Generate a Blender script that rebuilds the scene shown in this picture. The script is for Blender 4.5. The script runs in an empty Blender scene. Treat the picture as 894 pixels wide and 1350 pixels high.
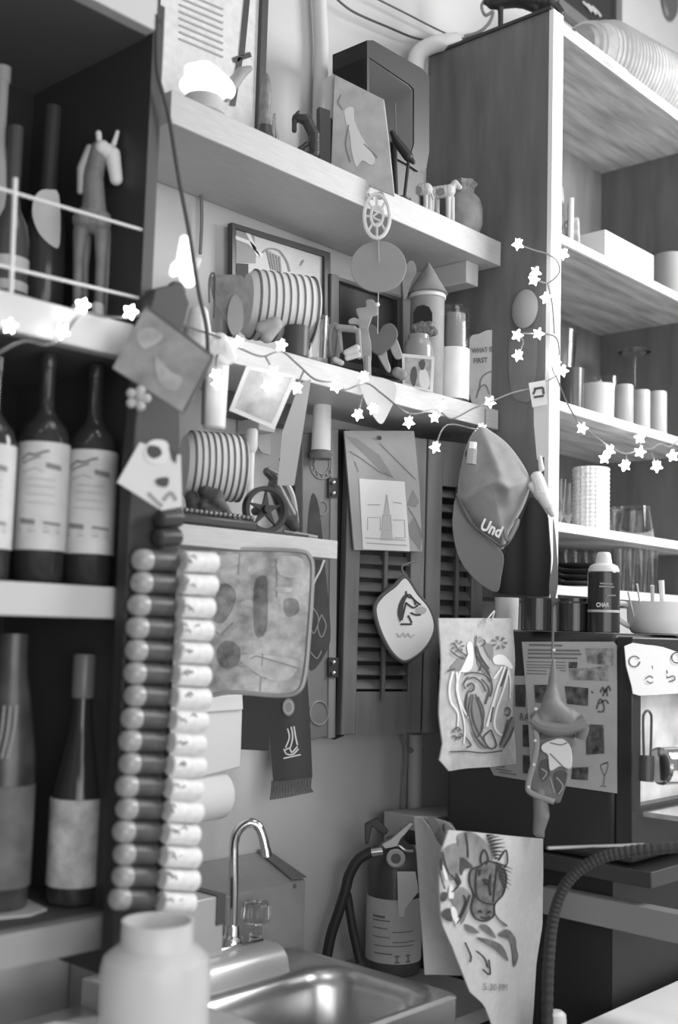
import bpy, bmesh, math, random
from mathutils import Vector as V, Matrix
random.seed(7)
SC = bpy.context.scene
COL = SC.collection
pi = math.pi
# ------------------------------------------------------------------ camera
YAW, PIT, ROL, F, H = 0.83215, 0.09874, 0.0289, 1531.2, 1.50
def _basis():
    s, c = math.sin, math.cos
    f = V((s(YAW)*c(PIT), c(YAW)*c(PIT), s(PIT))); r = V((c(YAW), -s(YAW), 0)); u = r.cross(f)
    return (c(ROL)*r+s(ROL)*u, -s(ROL)*r+c(ROL)*u, f)
BR, BU, BF = _basis()
CAM = V((0, 0, H))
cd = bpy.data.cameras.new('camera'); cam = bpy.data.objects.new('camera', cd); COL.objects.link(cam)
cam.matrix_world = Matrix(((BR.x, BU.x, -BF.x, 0), (BR.y, BU.y, -BF.y, 0), (BR.z, BU.z, -BF.z, H), (0, 0, 0, 1)))
cd.sensor_fit = 'VERTICAL'; cd.sensor_height = 36; cd.lens = F/1350*36; cd.clip_start = .05
cd.dof.use_dof = True; cd.dof.focus_distance = 2.12; cd.dof.aperture_fstop = 2.6
SC.camera = cam
def ray(px, py): return BF + BR*((px-447)/F) + BU*((675-py)/F)
def pr(p):
    v = V(p)-CAM; z = v.dot(BF); return (447+F*v.dot(BR)/z, 675-F*v.dot(BU)/z, z)
class Pl:
    def __init__(s, o, n, rip=None):
        s.o = V(o); s.n = V(n).normalized(); s.rip = rip
        if s.n.dot(CAM-s.o) < 0: s.n = -s.n
    def p(s, px, py, off=0):
        d = ray(px, py); t = (s.o-CAM).dot(s.n)/d.dot(s.n)
        r = s.rip(px, py) if s.rip else 0
        return CAM+d*t+s.n*(off+r)
def PY(y, rip=None): return Pl((0, y, 0), (0, -1, 0), rip)
def PX(x, rip=None): return Pl((x, 0, 0), (-1, 0, 0), rip)
def PZ(z): return Pl((0, 0, z), (0, 0, 1))
def PF(px, py, y, rip=None, az=0, tilt=0):
    o = PY(y).p(px, py); n = (CAM-o); n.z = 0; n.normalize()
    n.rotate(Matrix.Rotation(az, 3, 'Z')); n.z = tilt
    return Pl(o, n, rip)
def kk(px, py, y): return pr(PY(y).p(px, py))[2]/F
# ------------------------------------------------------------------ materials
_M = {}
def G(v, r=.6, m=0, n=0, sc=30, bump=0, em=0, tr=0, wood=0, al=1, sheen=0):
    key = (v, r, m, n, sc, bump, em, tr, wood, al, sheen)
    if key in _M: return _M[key]
    mt = bpy.data.materials.new('grey_%03d' % len(_M)); mt.use_nodes = True
    nt = mt.node_tree; b = nt.nodes['Principled BSDF']
    b.inputs['Base Color'].default_value = (v, v, v, 1); b.inputs['Roughness'].default_value = r; b.inputs['Metallic'].default_value = m
    if sheen: b.inputs['Sheen Weight'].default_value = sheen
    if em:
        b.inputs['Emission Color'].default_value = (1, 1, 1, 1); b.inputs['Emission Strength'].default_value = em
    if tr:
        b.inputs['Transmission Weight'].default_value = tr; b.inputs['IOR'].default_value = 1.45
    if al < 1: b.inputs['Alpha'].default_value = al
    if n or bump or wood:
        tc = nt.nodes.new('ShaderNodeTexCoord'); mp = nt.nodes.new('ShaderNodeMapping'); nz = nt.nodes.new('ShaderNodeTexNoise')
        nt.links.new(tc.outputs['Object'], mp.inputs[0]); nt.links.new(mp.outputs[0], nz.inputs['Vector'])
        nz.inputs['Scale'].default_value = sc; nz.inputs['Detail'].default_value = 6
        if wood: mp.inputs['Scale'].default_value = wood
        if n or wood:
            rp = nt.nodes.new('ShaderNodeMapRange'); rp.inputs['From Min'].default_value = .3; rp.inputs['From Max'].default_value = .7
            rp.inputs['To Min'].default_value = max(0, v*(1-n)); rp.inputs['To Max'].default_value = min(1, v*(1+n))
            nt.links.new(nz.outputs['Fac'], rp.inputs['Value'])
            cb = nt.nodes.new('ShaderNodeCombineColor')
            for i in range(3): nt.links.new(rp.outputs[0], cb.inputs[i])
            nt.links.new(cb.outputs[0], b.inputs['Base Color'])
        if bump:
            bp = nt.nodes.new('ShaderNodeBump'); bp.inputs['Strength'].default_value = bump; bp.inputs['Distance'].default_value = .004
            nt.links.new(nz.outputs['Fac'], bp.inputs['Height']); nt.links.new(bp.outputs[0], b.inputs['Normal'])
    _M[key] = mt; return mt
def glass(v=.92, r=.04): return G(v, r, tr=1)
# ------------------------------------------------------------------ mesh building
class B:
    def __init__(s): s.v = []; s.f = []
    def add(s, vs, fs):
        o = len(s.v); s.v += [V(x) for x in vs]; s.f += [[i+o for i in f] for f in fs]; return s
    def box(s, a, b, rot=None, piv=None):
        (x0, y0, z0), (x1, y1, z1) = a, b
        vs = [V(p) for p in ((x0,y0,z0),(x1,y0,z0),(x1,y1,z0),(x0,y1,z0),(x0,y0,z1),(x1,y0,z1),(x1,y1,z1),(x0,y1,z1))]
        if rot is not None: vs = [piv+rot@(v-piv) for v in vs]
        return s.add(vs, [(0,3,2,1),(4,5,6,7),(0,1,5,4),(1,2,6,5),(2,3,7,6),(3,0,4,7)])
    def prism(s, pts, vec):
        n = len(pts); vec = V(vec)
        vs = [V(p) for p in pts]+[V(p)+vec for p in pts]
        return s.add(vs, [list(range(n)), list(range(2*n-1, n-1, -1))]+[[(i+1)%n, i, n+i, n+(i+1)%n] for i in range(n)])
    def ring_frame(s, outer, inner, vec):
        n = len(outer); vec = V(vec); vs = [V(p) for p in outer]+[V(p) for p in inner]; vs += [p+vec for p in vs]
        fs = []
        for i in range(n):
            j = (i+1) % n
            fs += [[i, j, n+j, n+i], [2*n+j, 2*n+i, 3*n+i, 3*n+j], [j, i, 2*n+i, 2*n+j], [n+i, n+j, 3*n+j, 3*n+i]]
        return s.add(vs, fs)
    def tube(s, pts, r, n=8, closed=False, caps=True):
        pts = [V(p) for p in pts]; m = len(pts)
        rs = r if isinstance(r, (list, tuple)) else [r]*m
        vs = []; prev = None
        for i, p in enumerate(pts):
            if closed: t = pts[(i+1) % m]-pts[i-1]
            else: t = pts[min(i+1, m-1)]-pts[max(i-1, 0)]
            t = t.normalized() if t.length > 1e-9 else V((0, 0, 1))
            if prev is None:
                a = V((0, 0, 1)) if abs(t.z) < .9 else V((1, 0, 0)); u = t.cross(a).normalized()
            else:
                u = prev-t*prev.dot(t); u = u.normalized() if u.length > 1e-6 else t.orthogonal().normalized()
            prev = u; w = t.cross(u)
            for k in range(n):
                a = 2*pi*k/n; vs.append(p+(u*math.cos(a)+w*math.sin(a))*rs[i])
        fs = []
        for i in range(m if closed else m-1):
            j = (i+1) % m
            for k in range(n):
                l = (k+1) % n; fs.append([i*n+k, i*n+l, j*n+l, j*n+k])
        if not closed and caps: fs += [list(range(n-1, -1, -1)), [(m-1)*n+k for k in range(n)]]
        return s.add(vs, fs)
    def lathe(s, c, prof, n=28, ax=None, sx=1, sy=1, flute=None):
        c = V(c); ax = V(ax).normalized() if ax is not None else V((0, 0, 1))
        u = V((1, 0, 0)) if abs(ax.z) > .99 else ax.cross(V((0, 0, 1))).normalized()
        w = ax.cross(u); vs = []
        for (r, h) in prof:
            for k in range(n):
                a = 2*pi*k/n; q = r*(1+(flute[0]*math.cos(flute[1]*a) if flute else 0))
                vs.append(c+u*(q*sx*math.cos(a))+w*(q*sy*math.sin(a))+ax*h)
        fs = []
        for i in range(len(prof)-1):
            for k in range(n):
                l = (k+1) % n; fs.append([i*n+k, i*n+l, (i+1)*n+l, (i+1)*n+k])
        fs += [list(range(n-1, -1, -1)), [(len(prof)-1)*n+k for k in range(n)]]
        return s.add(vs, fs)
    def ball(s, c, r, sc=(1, 1, 1), n=14):
        vs = []; c = V(c); fs = []
        m = n//2
        vs.append(c+V((0, 0, -r*sc[2])))
        for i in range(1, m):
            t = -pi/2+pi*i/m
            for k in range(n):
                a = 2*pi*k/n; vs.append(c+V((r*sc[0]*math.cos(t)*math.cos(a), r*sc[1]*math.cos(t)*math.sin(a), r*sc[2]*math.sin(t))))
        vs.append(c+V((0, 0, r*sc[2]))); N = len(vs)-1
        for k in range(n):
            l = (k+1) % n; fs.append([0, 1+l, 1+k]); fs.append([N, N-n+k, N-n+l])
            for i in range(m-2): fs.append([1+i*n+k, 1+i*n+l, 1+(i+1)*n+l, 1+(i+1)*n+k])
        return s.add(vs, fs)
def world_loc(o):
    p = V((0, 0, 0))
    while o: p = p+o.location; o = o.parent
    return p
def obj(name, b, mat, parent=None, smooth=35, bevel=0, origin=None):
    if parent is not None: loc = world_loc(parent)
    elif origin is not None: loc = V(origin)
    else:
        xs = [v.x for v in b.v]; ys = [v.y for v in b.v]; zs = [v.z for v in b.v]
        loc = V(((min(xs)+max(xs))/2, (min(ys)+max(ys))/2, min(zs)))
    me = bpy.data.meshes.new(name); me.from_pydata([v-loc for v in b.v], [], b.f)
    bm = bmesh.new(); bm.from_mesh(me); bmesh.ops.recalc_face_normals(bm, faces=bm.faces); bm.to_mesh(me); bm.free()
    if smooth:
        for p in me.polygons: p.use_smooth = True
        me.set_sharp_from_angle(angle=math.radians(smooth))
    me.materials.append(mat)
    o = bpy.data.objects.new(name, me); COL.objects.link(o)
    if parent is None: o.location = loc
    else: o.parent = parent
    if bevel:
        md = o.modifiers.new('bevel', 'BEVEL'); md.width = bevel; md.segments = 2; md.limit_method = 'ANGLE'; md.angle_limit = math.radians(50)
    return o
def tag(o, label, cat, group=None, kind=None):
    o['label'] = label; o['category'] = cat
    if group: o['group'] = group
    if kind: o['kind'] = kind
    return o
def thing(name, label, cat, loc, group=None):
    o = bpy.data.objects.new(name, None); COL.objects.link(o); o.location = V(loc); o.empty_display_size = .02
    return tag(o, label, cat, group)
def struct(name, b, m, bevel=0):
    o = obj(name, b, m, bevel=bevel); o['kind'] = 'structure'; return o
def catm(pts, n=6, closed=False):
    P = [V(p) if len(p) == 3 else V((p[0], p[1], 0)) for p in pts]; out = []
    m = len(P); rng = range(m if closed else m-1)
    for i in rng:
        if closed: a, b, c, d = P[i-1], P[i], P[(i+1) % m], P[(i+2) % m]
        else: a, b, c, d = P[max(i-1, 0)], P[i], P[i+1], P[min(i+2, m-1)]
        for k in range(n):
            t = k/n; out.append(.5*((2*b)+(c-a)*t+(2*a-5*b+4*c-d)*t*t+(3*b-a-3*c+d)*t**3))
    if not closed: out.append(P[-1])
    return out
def c2(pts, n=6, closed=False): return [(q.x, q.y) for q in catm(pts, n, closed)]
def circ(cx, cy, r, n=20, ry=None): return [(cx+r*math.cos(2*pi*i/n), cy+(ry or r)*math.sin(2*pi*i/n)) for i in range(n)]
def star(cx, cy, r, q=.45, a0=-pi/2, n=5): return [(cx+(r if i % 2 == 0 else r*q)*math.cos(a0+pi*i/n), cy+(r if i % 2 == 0 else r*q)*math.sin(a0+pi*i/n)) for i in range(2*n)]
def rrect(x0, y0, x1, y1, r, n=5):
    o = []
    for (cx, cy, a) in ((x1-r, y0+r, -90), (x1-r, y1-r, 0), (x0+r, y1-r, 90), (x0+r, y0+r, 180)):
        for i in range(n+1): t = math.radians(a+90*i/n); o.append((cx+r*math.cos(t), cy+r*math.sin(t)))
    return o
def Z(x0, y0, s, pts): return [(x0+x/s, y0+y/s) for x, y in pts]
def slab(pl, pts, t):                     # outline with thickness t going away from the viewer
    return B().prism([pl.p(*q) for q in pts], -pl.n*t)
def strokes_b(pl, lines, w, off=.0012, closed=False, b=None):
    b = b or B()
    for ln in lines:
        P = [V((x, y)) for x, y in ln]; m = len(P)
        if m < 2: continue
        L = []; R = []
        for i in range(m):
            t = (P[(i+1) % m]-P[i-1]) if closed else (P[min(i+1, m-1)]-P[max(i-1, 0)])
            if t.length < 1e-6: t = V((1, 0))
            t.normalize(); nn = V((-t.y, t.x))*w/2
            L.append(pl.p(*(P[i]+nn), off)); R.append(pl.p(*(P[i]-nn), off))
        vs = L+R; fs = [[i, (i+1) % m, m+(i+1) % m, m+i] for i in range(m if closed else m-1)]
        b.add(vs, fs)
    return b
def strokes(pl, name, mat, parent, lines, w, off=.0012, closed=False):
    return obj(name, strokes_b(pl, lines, w, off, closed), mat, parent, smooth=0)
def fill_b(pl, polys, off=.001, cut=None, b=None):
    b = b or B()
    for pg in polys:
        bm = bmesh.new(); vs = [bm.verts.new((x, y, 0)) for x, y in pg]; bm.faces.new(vs)
        bmesh.ops.triangulate(bm, faces=bm.faces[:])
        if cut:
            for _ in range(6):
                es = [e for e in bm.edges if e.calc_length() > cut]
                if not es: break
                bmesh.ops.subdivide_edges(bm, edges=es, cuts=1); bmesh.ops.triangulate(bm, faces=bm.faces[:])
        bm.verts.index_update()
        b.add([pl.p(v.co.x, v.co.y, off) for v in bm.verts], [[v.index for v in f.verts] for f in bm.faces]); bm.free()
    return b
def fill(pl, name, mat, parent, polys, off=.001, cut=None): return obj(name, fill_b(pl, polys, off, cut), mat, parent, smooth=0)
def cloth_b(pl, L, R, t=.002, nu=16, nv=20):   # L, R: left / right edge polylines top->bottom in px
    def samp(P, v):
        x = v*(len(P)-1); i = min(int(x), len(P)-2); f = x-i
        return V((P[i][0]*(1-f)+P[i+1][0]*f, P[i][1]*(1-f)+P[i+1][1]*f))
    fr = []; bk = []
    for j in range(nv+1):
        a = samp(L, j/nv); b = samp(R, j/nv)
        for i in range(nu+1):
            q = a.lerp(b, i/nu); fr.append(pl.p(q.x, q.y)); bk.append(pl.p(q.x, q.y, -t))
    N = len(fr); fs = []; w = nu+1
    for j in range(nv):
        for i in range(nu):
            q = [j*w+i, j*w+i+1, (j+1)*w+i+1, (j+1)*w+i]; fs.append(q); fs.append([N+x for x in reversed(q)])
    for j in range(nv):
        a = j*w; c = (j+1)*w; fs.append([a, c, N+c, N+a]); a += nu; c += nu; fs.append([c, a, N+a, N+c])
    for i in range(nu):
        fs.append([i+1, i, N+i, N+i+1]); a = nv*w+i; fs.append([a, a+1, N+a+1, N+a])
    return B().add(fr+bk, fs)
def fills(pl, name, mat, parent, polys, off=.001, cut=None):
    for pg in polys: fill(pl, name, mat, parent, [pg], off, cut)
def blob_b(pl, caps, k, vox=None, smooth=2, offs=True):
    """caps: (x1,y1,r1,x2,y2,r2[,o1,o2]) in px, radii px, o = metres toward viewer; fused into one skin"""
    b = B(); rm = min(min(c[2], c[5]) for c in caps)*k
    for c in caps:
        o1, o2 = (c[6], c[7]) if len(c) > 6 else (0, 0)
        p = pl.p(c[0], c[1], o1); q = pl.p(c[3], c[4], o2); r1, r2 = c[2]*k, c[5]*k
        d = q-p; n = max(2, int(d.length/max(min(r1, r2)*.5, 1e-4))); n = min(n, 24)
        for i in range(n+1): b.ball(p.lerp(q, i/n), r1+(r2-r1)*i/n, n=12)
    me = bpy.data.meshes.new('tmp'); me.from_pydata(b.v, [], b.f)
    o = bpy.data.objects.new('tmp', me); COL.objects.link(o)
    md = o.modifiers.new('r', 'REMESH'); md.mode = 'VOXEL'; md.voxel_size = vox or max(rm*.45, .0009)
    if smooth: s = o.modifiers.new('s', 'SMOOTH'); s.iterations = smooth; s.factor = .5
    dg = bpy.context.evaluated_depsgraph_get(); m2 = bpy.data.meshes.new_from_object(o.evaluated_get(dg))
    r = B().add([v.co.copy() for v in m2.vertices], [list(p.vertices) for p in m2.polygons])
    bpy.data.objects.remove(o); bpy.data.meshes.remove(me); bpy.data.meshes.remove(m2)
    return r
def text_b(pl, s, px, py, h, ang=0, off=.0015, w=1.0, bold=0):
    """flat lettering, baseline starting at px,py, letter height h px, drawn on plane pl"""
    cu = bpy.data.curves.new('t', 'FONT'); cu.body = s; cu.size = 1; cu.offset = bold; cu.resolution_u = 2
    o = bpy.data.objects.new('t', cu); COL.objects.link(o)
    dg = bpy.context.evaluated_depsgraph_get(); me = bpy.data.meshes.new_from_object(o.evaluated_get(dg))
    ca, sa = math.cos(ang), math.sin(ang); k = h/.7; vs = []
    for v in me.vertices:
        x = v.co.x*k*w; y = -v.co.y*k; vs.append(pl.p(px+x*ca-y*sa, py+x*sa+y*ca, off))
    b = B().add(vs, [list(p.vertices) for p in me.polygons])
    bpy.data.objects.remove(o); bpy.data.curves.remove(cu); bpy.data.meshes.remove(me)
    return b
def text(pl, mat, parent, *a, name='lettering', **kw): return obj(name, text_b(pl, *a, **kw), mat, parent, smooth=0)
def std(px, ytop, y, z0):
    """stand something at pixel column px on level z0 at depth plane y; returns base, height, metres per px"""
    t = PY(y).p(px, ytop); x = t.x
    for _ in range(4):
        q = pr((x, y, z0)); m = pr((x, y, (z0+t.z)/2)); x += (px-m[0])*q[2]/F/max(.3, BR.x)
    return V((x, y, z0)), t.z-z0, pr((x, y, z0))[2]/F
def lath(name, mat, parent, base, Hh, k, prof, n=28, **kw):
    return obj(name, B().lathe(base, [(r*k, h*Hh) for r, h in prof], n, **kw), mat, parent)

# ================================================================== materials used
WALL = G(.54, .8, n=.06, sc=5, bump=.1); SHELF = G(.48, .5, n=.08, sc=8, wood=(3, 30, 30)); DARKW = G(.05, .5)
BLACK = G(.025, .5); CABW = G(.15, .6, n=.2, sc=5, wood=(6, 6, 1.0)); CABS = G(.55, .55, n=.35, sc=5, wood=(1.2, 9, 9)); WHITE = G(.85, .5); STEEL = G(.62, .28, m=.9, n=.05)
CHROME = G(.8, .12, m=1); INK = G(.09, .7); INK2 = G(.2, .7); PAPER = G(.72, .7, n=.06, sc=60); IRON = G(.022, .45)
STAR = G(1, .5, em=14)

# ================================================================== setting
struct('wall_back', B().box((-.8, 1.5, 0), (4.2, 1.6, 3.6)), WALL)
struct('floor', B().box((-.8, -2.2, -.05), (4.2, 1.5, 0)), G(.2, .6))
struct('wall_right', B().box((4.2, -2.2, 0), (4.3, 1.6, 3.6)), WALL)

# ------------------------------------------------------------------ bottle rack on the left
rk = thing('bottle_rack', 'dark painted shelf unit with white shelf fronts holding liquor bottles at left', 'shelf unit', (.6, 1.35, 1.06))
RX0, RX1 = .30, .938
obj('side_panel', B().box((RX1-.018, 1.2, 1.06), (RX1, 1.494, 2.33)), DARKW, rk)
obj('side_panel', B().box((RX0, 1.2, 1.06), (RX0+.018, 1.494, 2.33)), DARKW, rk)
obj('back_panel', B().box((RX0+.018, 1.482, 1.06), (RX1-.018, 1.494, 2.33)), BLACK, rk)
for z0, z1, nm in ((2.284, 2.33, 'top_board'), (1.835, 1.881, 'shelf'), (1.502, 1.542, 'shelf'), (1.10, 1.14, 'bottom_board')):
    s = obj(nm, B().box((RX0+.018, 1.212, z0), (RX1-.018, 1.482, z1)), G(.12, .6), rk)
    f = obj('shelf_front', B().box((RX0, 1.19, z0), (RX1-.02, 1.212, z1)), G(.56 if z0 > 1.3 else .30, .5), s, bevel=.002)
    f['label'] = 'near-white front edge' if z0 > 1.3 else 'grey front edge'
# guard rails of upper bay
gr = thing('guard_rail', 'thin white wire guard rail across the upper bay of the bottle rack', 'rail', PY(1.21).p(90, 395))
P1 = PY(1.205)
for a, b_ in (((-30, 240), (187, 303)), ((-30, 343), (183, 393))):
    obj('rail_wire', B().tube([P1.p(*a), P1.p(*b_)], .0022), G(.75, .4), gr)
for x in (17, 139-16, ):
    pass
obj('rail_post', B().tube([P1.p(20, 235), P1.p(14, 392)], .003), G(.75, .4), gr)

# ------------------------------------------------------------------ wall shelves
def wall_shelf(label, x0, x1, zt, th, brk=()):
    s = thing('wall_shelf', label, 'shelf', ((x0+x1)/2, 1.4, zt-th))
    obj('board', B().box((x0, 1.30, zt-th), (x1, 1.497, zt)), SHELF, s, bevel=.0015)
    for x in brk: obj('cleat', B().box((x-.02, 1.33, zt-th-.045), (x+.02, 1.49, zt-th)), G(.5, .6), s, bevel=.002)
    return s
wall_shelf('thick white wall shelf at the top holding pictures and figurines', 1.035, 1.889, 2.280, .05, (1.835,))
wall_shelf('white wall shelf in the middle row behind the string of star lights', 1.0, 1.889, 1.937, .040)
wall_shelf('short white wall shelf carrying the black coffee grinder', 1.035, 1.427, 1.643, .031)
obj_c = obj('wood_block', B().box((1.37, 1.44, 1.835), (1.41, 1.497, 1.896)), G(.6, .6), bevel=.002); tag(obj_c, 'small pale block tucked under the middle wall shelf', 'block')

# ------------------------------------------------------------------ tall cabinet at right
cb = thing('open_cabinet', 'tall open wooden cabinet on the wall filled with glasses and cups', 'cabinet', (2.26, 1.345, 1.567))
CX0, CX1 = 1.893, 2.635
sp = obj('side_panel', B().box((CX0, 1.195, 1.567), (CX0+.036, 1.497, 2.735)), CABW, cb)
obj('front_edge', B().box((CX0-.001, 1.185, 1.567), (CX0+.036, 1.195, 2.735)), G(.85, .45), sp)['label'] = 'near-white front edge'  # brightness of the strongly lit edge put into its colour
obj('side_panel', B().box((CX1-.02, 1.195, 1.567), (CX1, 1.497, 2.735)), CABW, cb)
obj('top_board', B().box((CX0+.036, 1.19, 2.70), (CX1-.02, 1.497, 2.725)), CABS, cb)
obj('back_panel', B().box((CX0+.036, 1.487, 1.567), (CX1-.02, 1.497, 2.70)), CABW, cb)
CZ = {1: 2.286, 2: 1.951, 3: 1.714, 4: 1.592}
for i, z in CZ.items():
    nm = 'bottom_board' if i == 4 else 'shelf'
    s = obj(nm, B().box((CX0+.036, 1.195, z-.018), (CX1-.02, 1.487, z)), CABS, cb)
    obj('shelf_front', B().box((CX0+.036, 1.188, z-.018), (CX1-.02, 1.195, z)), G(.88, .4), s)['label'] = 'white front edge'  # shelf fronts coloured lighter for the light on them
q = PX(CX1-.021)
o = obj('shelf_pin', B().tube([q.p(790, 217), q.p(832, 208)], .0025), CHROME, cb)

# ------------------------------------------------------------------ black appliance with menu sheets
mw = thing('microwave_oven', 'black boxy appliance with menu sheets stuck on its side', 'microwave', (2.0, 1.1, 1.125))
AX, AY = 1.765, .94
obj('body', B().box((AX, AY+.03, 1.125), (AX+.5, 1.32, 1.503)), G(.03, .4), mw, bevel=.012)
o = AX; fr = B().ring_frame([(o, AY, 1.13), (o+.5, AY, 1.13), (o+.5, AY, 1.498), (o, AY, 1.498)], [(o+.03, AY, 1.22), (o+.42, AY, 1.22), (o+.42, AY, 1.405), (o+.03, AY, 1.405)], (0, .03, 0))
obj('door_frame', fr, G(.03, .35), mw, bevel=.003)
obj('door_window', B().box((o+.03, AY+.022, 1.22), (o+.42, AY+.028, 1.405)), G(.72, .25, m=.2, n=.3, sc=14), mw)['label'] = 'door window with a bright reflection in its colour'  # reflection put into the pale mottled pane colour
st = thing('appliance_stand', 'dark work stand with a grey rail under the black appliance', 'stand', (2.05, 1.1, 0))
obj('top', B().box((AX-.01, .90, 1.098), (2.6, 1.42, 1.124)), G(.04, .5), st, bevel=.002)
obj('rail', B().box((AX-.02, .62, 1.025), (AX+.01, 1.10, 1.07)), G(.24, .45), st, bevel=.002)['label'] = 'grey side rail'
obj('cabinet_body', B().box((AX+.02, .985, 0), (2.6, 1.42, 1.098)), G(.02, .6), st)

# sink, counter, ledge
sk = thing('steel_sink', 'stainless steel sink with rounded basin below the faucet', 'sink', (1.15, 1.2, 0.77))
def sink_mesh():
    b = B(); n = 8
    def rr(x0, y0, x1, y1, r, z): return [(x, y, z) for x, y in rrect(x0, y0, x1, y1, r, n)]
    X1, Y0, Y1, z = 1.447, 1.045, 1.292, .962
    rings = [rr(.85, Y0, X1, Y1+.09, .02, z-.03), rr(.85, Y0, X1, Y1+.09, .02, z+.002), rr(.856, Y0+.006, X1-.006, Y1+.084, .02, z+.006), rr(.875, Y0+.018, X1-.02, Y1-.002, .05, z+.004), rr(.885, Y0+.026, X1-.028, Y1-.012, .06, z-.004), rr(.892, Y0+.034, X1-.036, Y1-.02, .06, z-.022), rr(.90, Y0+.04, X1-.045, Y1-.03, .06, z-.17), rr(.95, Y0+.07, X1-.09, Y1-.07, .05, z-.19)]
    m = len(rings[0]); vs = [p for r in rings for p in r]; fs = []
    for i in range(len(rings)-1):
        for k in range(m): l = (k+1) % m; fs.append([i*m+k, i*m+l, (i+1)*m+l, (i+1)*m+k])
    fs.append([(len(rings)-1)*m+k for k in range(m)])
    return b.add(vs, fs)
obj('basin', sink_mesh(), STEEL, sk)
DZ = 1.004; dx1 = PY(1.31).p(376, 1240).x
obj('back_deck', B().prism([(1.01, 1.38, .96), (1.01, 1.38, DZ), (1.01, 1.325, DZ), (1.01, 1.312, DZ-.004), (1.01, 1.302, DZ-.015), (1.01, 1.296, .967), (1.01, 1.294, .96)], (dx1-1.01, 0, 0)), G(.6, .35, m=.5), sk, bevel=.003)
obj('drain', B().lathe((1.2, 1.17, .775), [(.03, 0), (.03, .003), (.02, .003), (.018, 0)]), CHROME, sk)
cbn = thing('sink_cabinet', 'pale sink base with worktop running behind the fire extinguisher', 'cabinet', (1.3, 1.25, 0))
obj('worktop', B().box((1.45, 1.16, .85), (1.77, 1.497, .873)), G(.45, .4, m=.3), cbn)
obj('body', B().box((.86, 1.06, 0), (1.44, 1.37, .76)), G(.2, .6), cbn)
o = obj('bar_ledge', B().box((.25, .80, .99), (1.005, 1.185, 1.03)), G(.42, .4, n=.1), bevel=.004); tag(o, 'grey ledge in front of the bottle rack where the cork post stands', 'ledge')
o = obj('ledge_support', B().box((.25, .82, 0), (.49, 1.17, .99)), G(.15, .6)); tag(o, 'dark support under the grey ledge', 'support')
o = obj('white_counter', B().box((1.645, -.3, .86), (3.2, .965, .90)), G(.9, .4), bevel=.004); tag(o, 'white countertop corner at the bottom right', 'countertop')
o = obj('counter_base', B().box((1.8, -.25, 0), (3.15, .90, .86)), G(.1, .6)); tag(o, 'dark base carrying the white countertop at bottom right', 'cabinet')

# ------------------------------------------------------------------ post with corks
P = PY(1.16)
pp = thing('cork_post', 'dark upright post that carries the two columns of corks', 'post', PY(1.16).p(190, 1290))
p0, p1 = P.p(160, 1200), P.p(240, 1200)
b = B(); top = [P.p(172, 640), P.p(238, 655)]; bot0 = P.p(148, 1260); bot1 = P.p(214, 1260)
bot0.z = bot1.z = 1.031
b.prism([top[0], top[1], bot1, bot0], (0, .022, 0)); obj('post_board', b, G(.035, .6), pp, bevel=.002)
obj('post_cap', B().prism([P.p(205, 380), P.p(240, 372), P.p(250, 400), P.p(236, 450), P.p(238, 655), P.p(172, 640), P.p(188, 450)], (0, .022, 0)), G(.05, .6), pp, bevel=.002)
PC = PY(1.145); cy0 = 735; N = 16
ordn = ['first', 'second', 'third', 'fourth', 'fifth', 'sixth', 'seventh', 'eighth', 'ninth', 'tenth', 'eleventh', 'twelfth', 'thirteenth', 'fourteenth', 'fifteenth', 'sixteenth', 'seventeenth']
axL = V((.93, .30, .0)).normalized(); axR = V((.9, .42, 0)).normalized()
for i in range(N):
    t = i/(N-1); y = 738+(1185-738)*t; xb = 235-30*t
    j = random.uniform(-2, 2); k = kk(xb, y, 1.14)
    # left cork: shade in the dark body colour, highlight in the pale end
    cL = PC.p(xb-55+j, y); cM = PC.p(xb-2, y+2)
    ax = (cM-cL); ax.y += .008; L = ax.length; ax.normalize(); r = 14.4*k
    g = thing('dark_cork', 'dark bottle cork with shade in its colour, %s from the top in the left column on the post' % ordn[i], 'cork', cL-V((0, 0, r)), 'corks on the post')
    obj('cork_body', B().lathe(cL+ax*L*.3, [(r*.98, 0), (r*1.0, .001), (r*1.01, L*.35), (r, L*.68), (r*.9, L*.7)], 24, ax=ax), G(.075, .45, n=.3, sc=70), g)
    obj('cork_end', B().lathe(cL-ax*.001, [(r*.35, 0), (r*.72, .0018), (r*.93, .0052), (r*1.0, .010), (r*1.0, L*.30), (r*.8, L*.31)], 24, ax=ax), G(.36, .3, n=.15, sc=90), g)['label'] = 'rounded cork end with painted highlight'
    cR = PC.p(xb+2, y+2); cE = PC.p(xb+42+j, y+4); ax = cE-cR; ax.y -= .004; L = ax.length; ax.normalize(); cR = cR-V((0, .006, 0))
    g = thing('printed_cork', 'pale printed wine cork, %s from the top in the right column on the post' % ordn[i], 'cork', cR-V((0, 0, r)), 'corks on the post')
    obj('cork_body', B().lathe(cR, [(r*.85, 0), (r*.96, .002), (r*.98, L-.002), (r*.85, L)], 20, ax=ax), G(.78, .5, n=.12, sc=90), g)
    mk = B(); q = PY(cR.y-r-.0006)
    for s_ in range(3):
        a = random.uniform(8, 32); yy = y+random.uniform(-4, 7)
        strokes_b(q, [c2([(xb+a, yy), (xb+a+4, yy-3), (xb+a+7, yy+2)], 3)], 2.2, 0, b=mk)
    obj('cork_print', mk, G(.25, .7), g, smooth=0)
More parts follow.
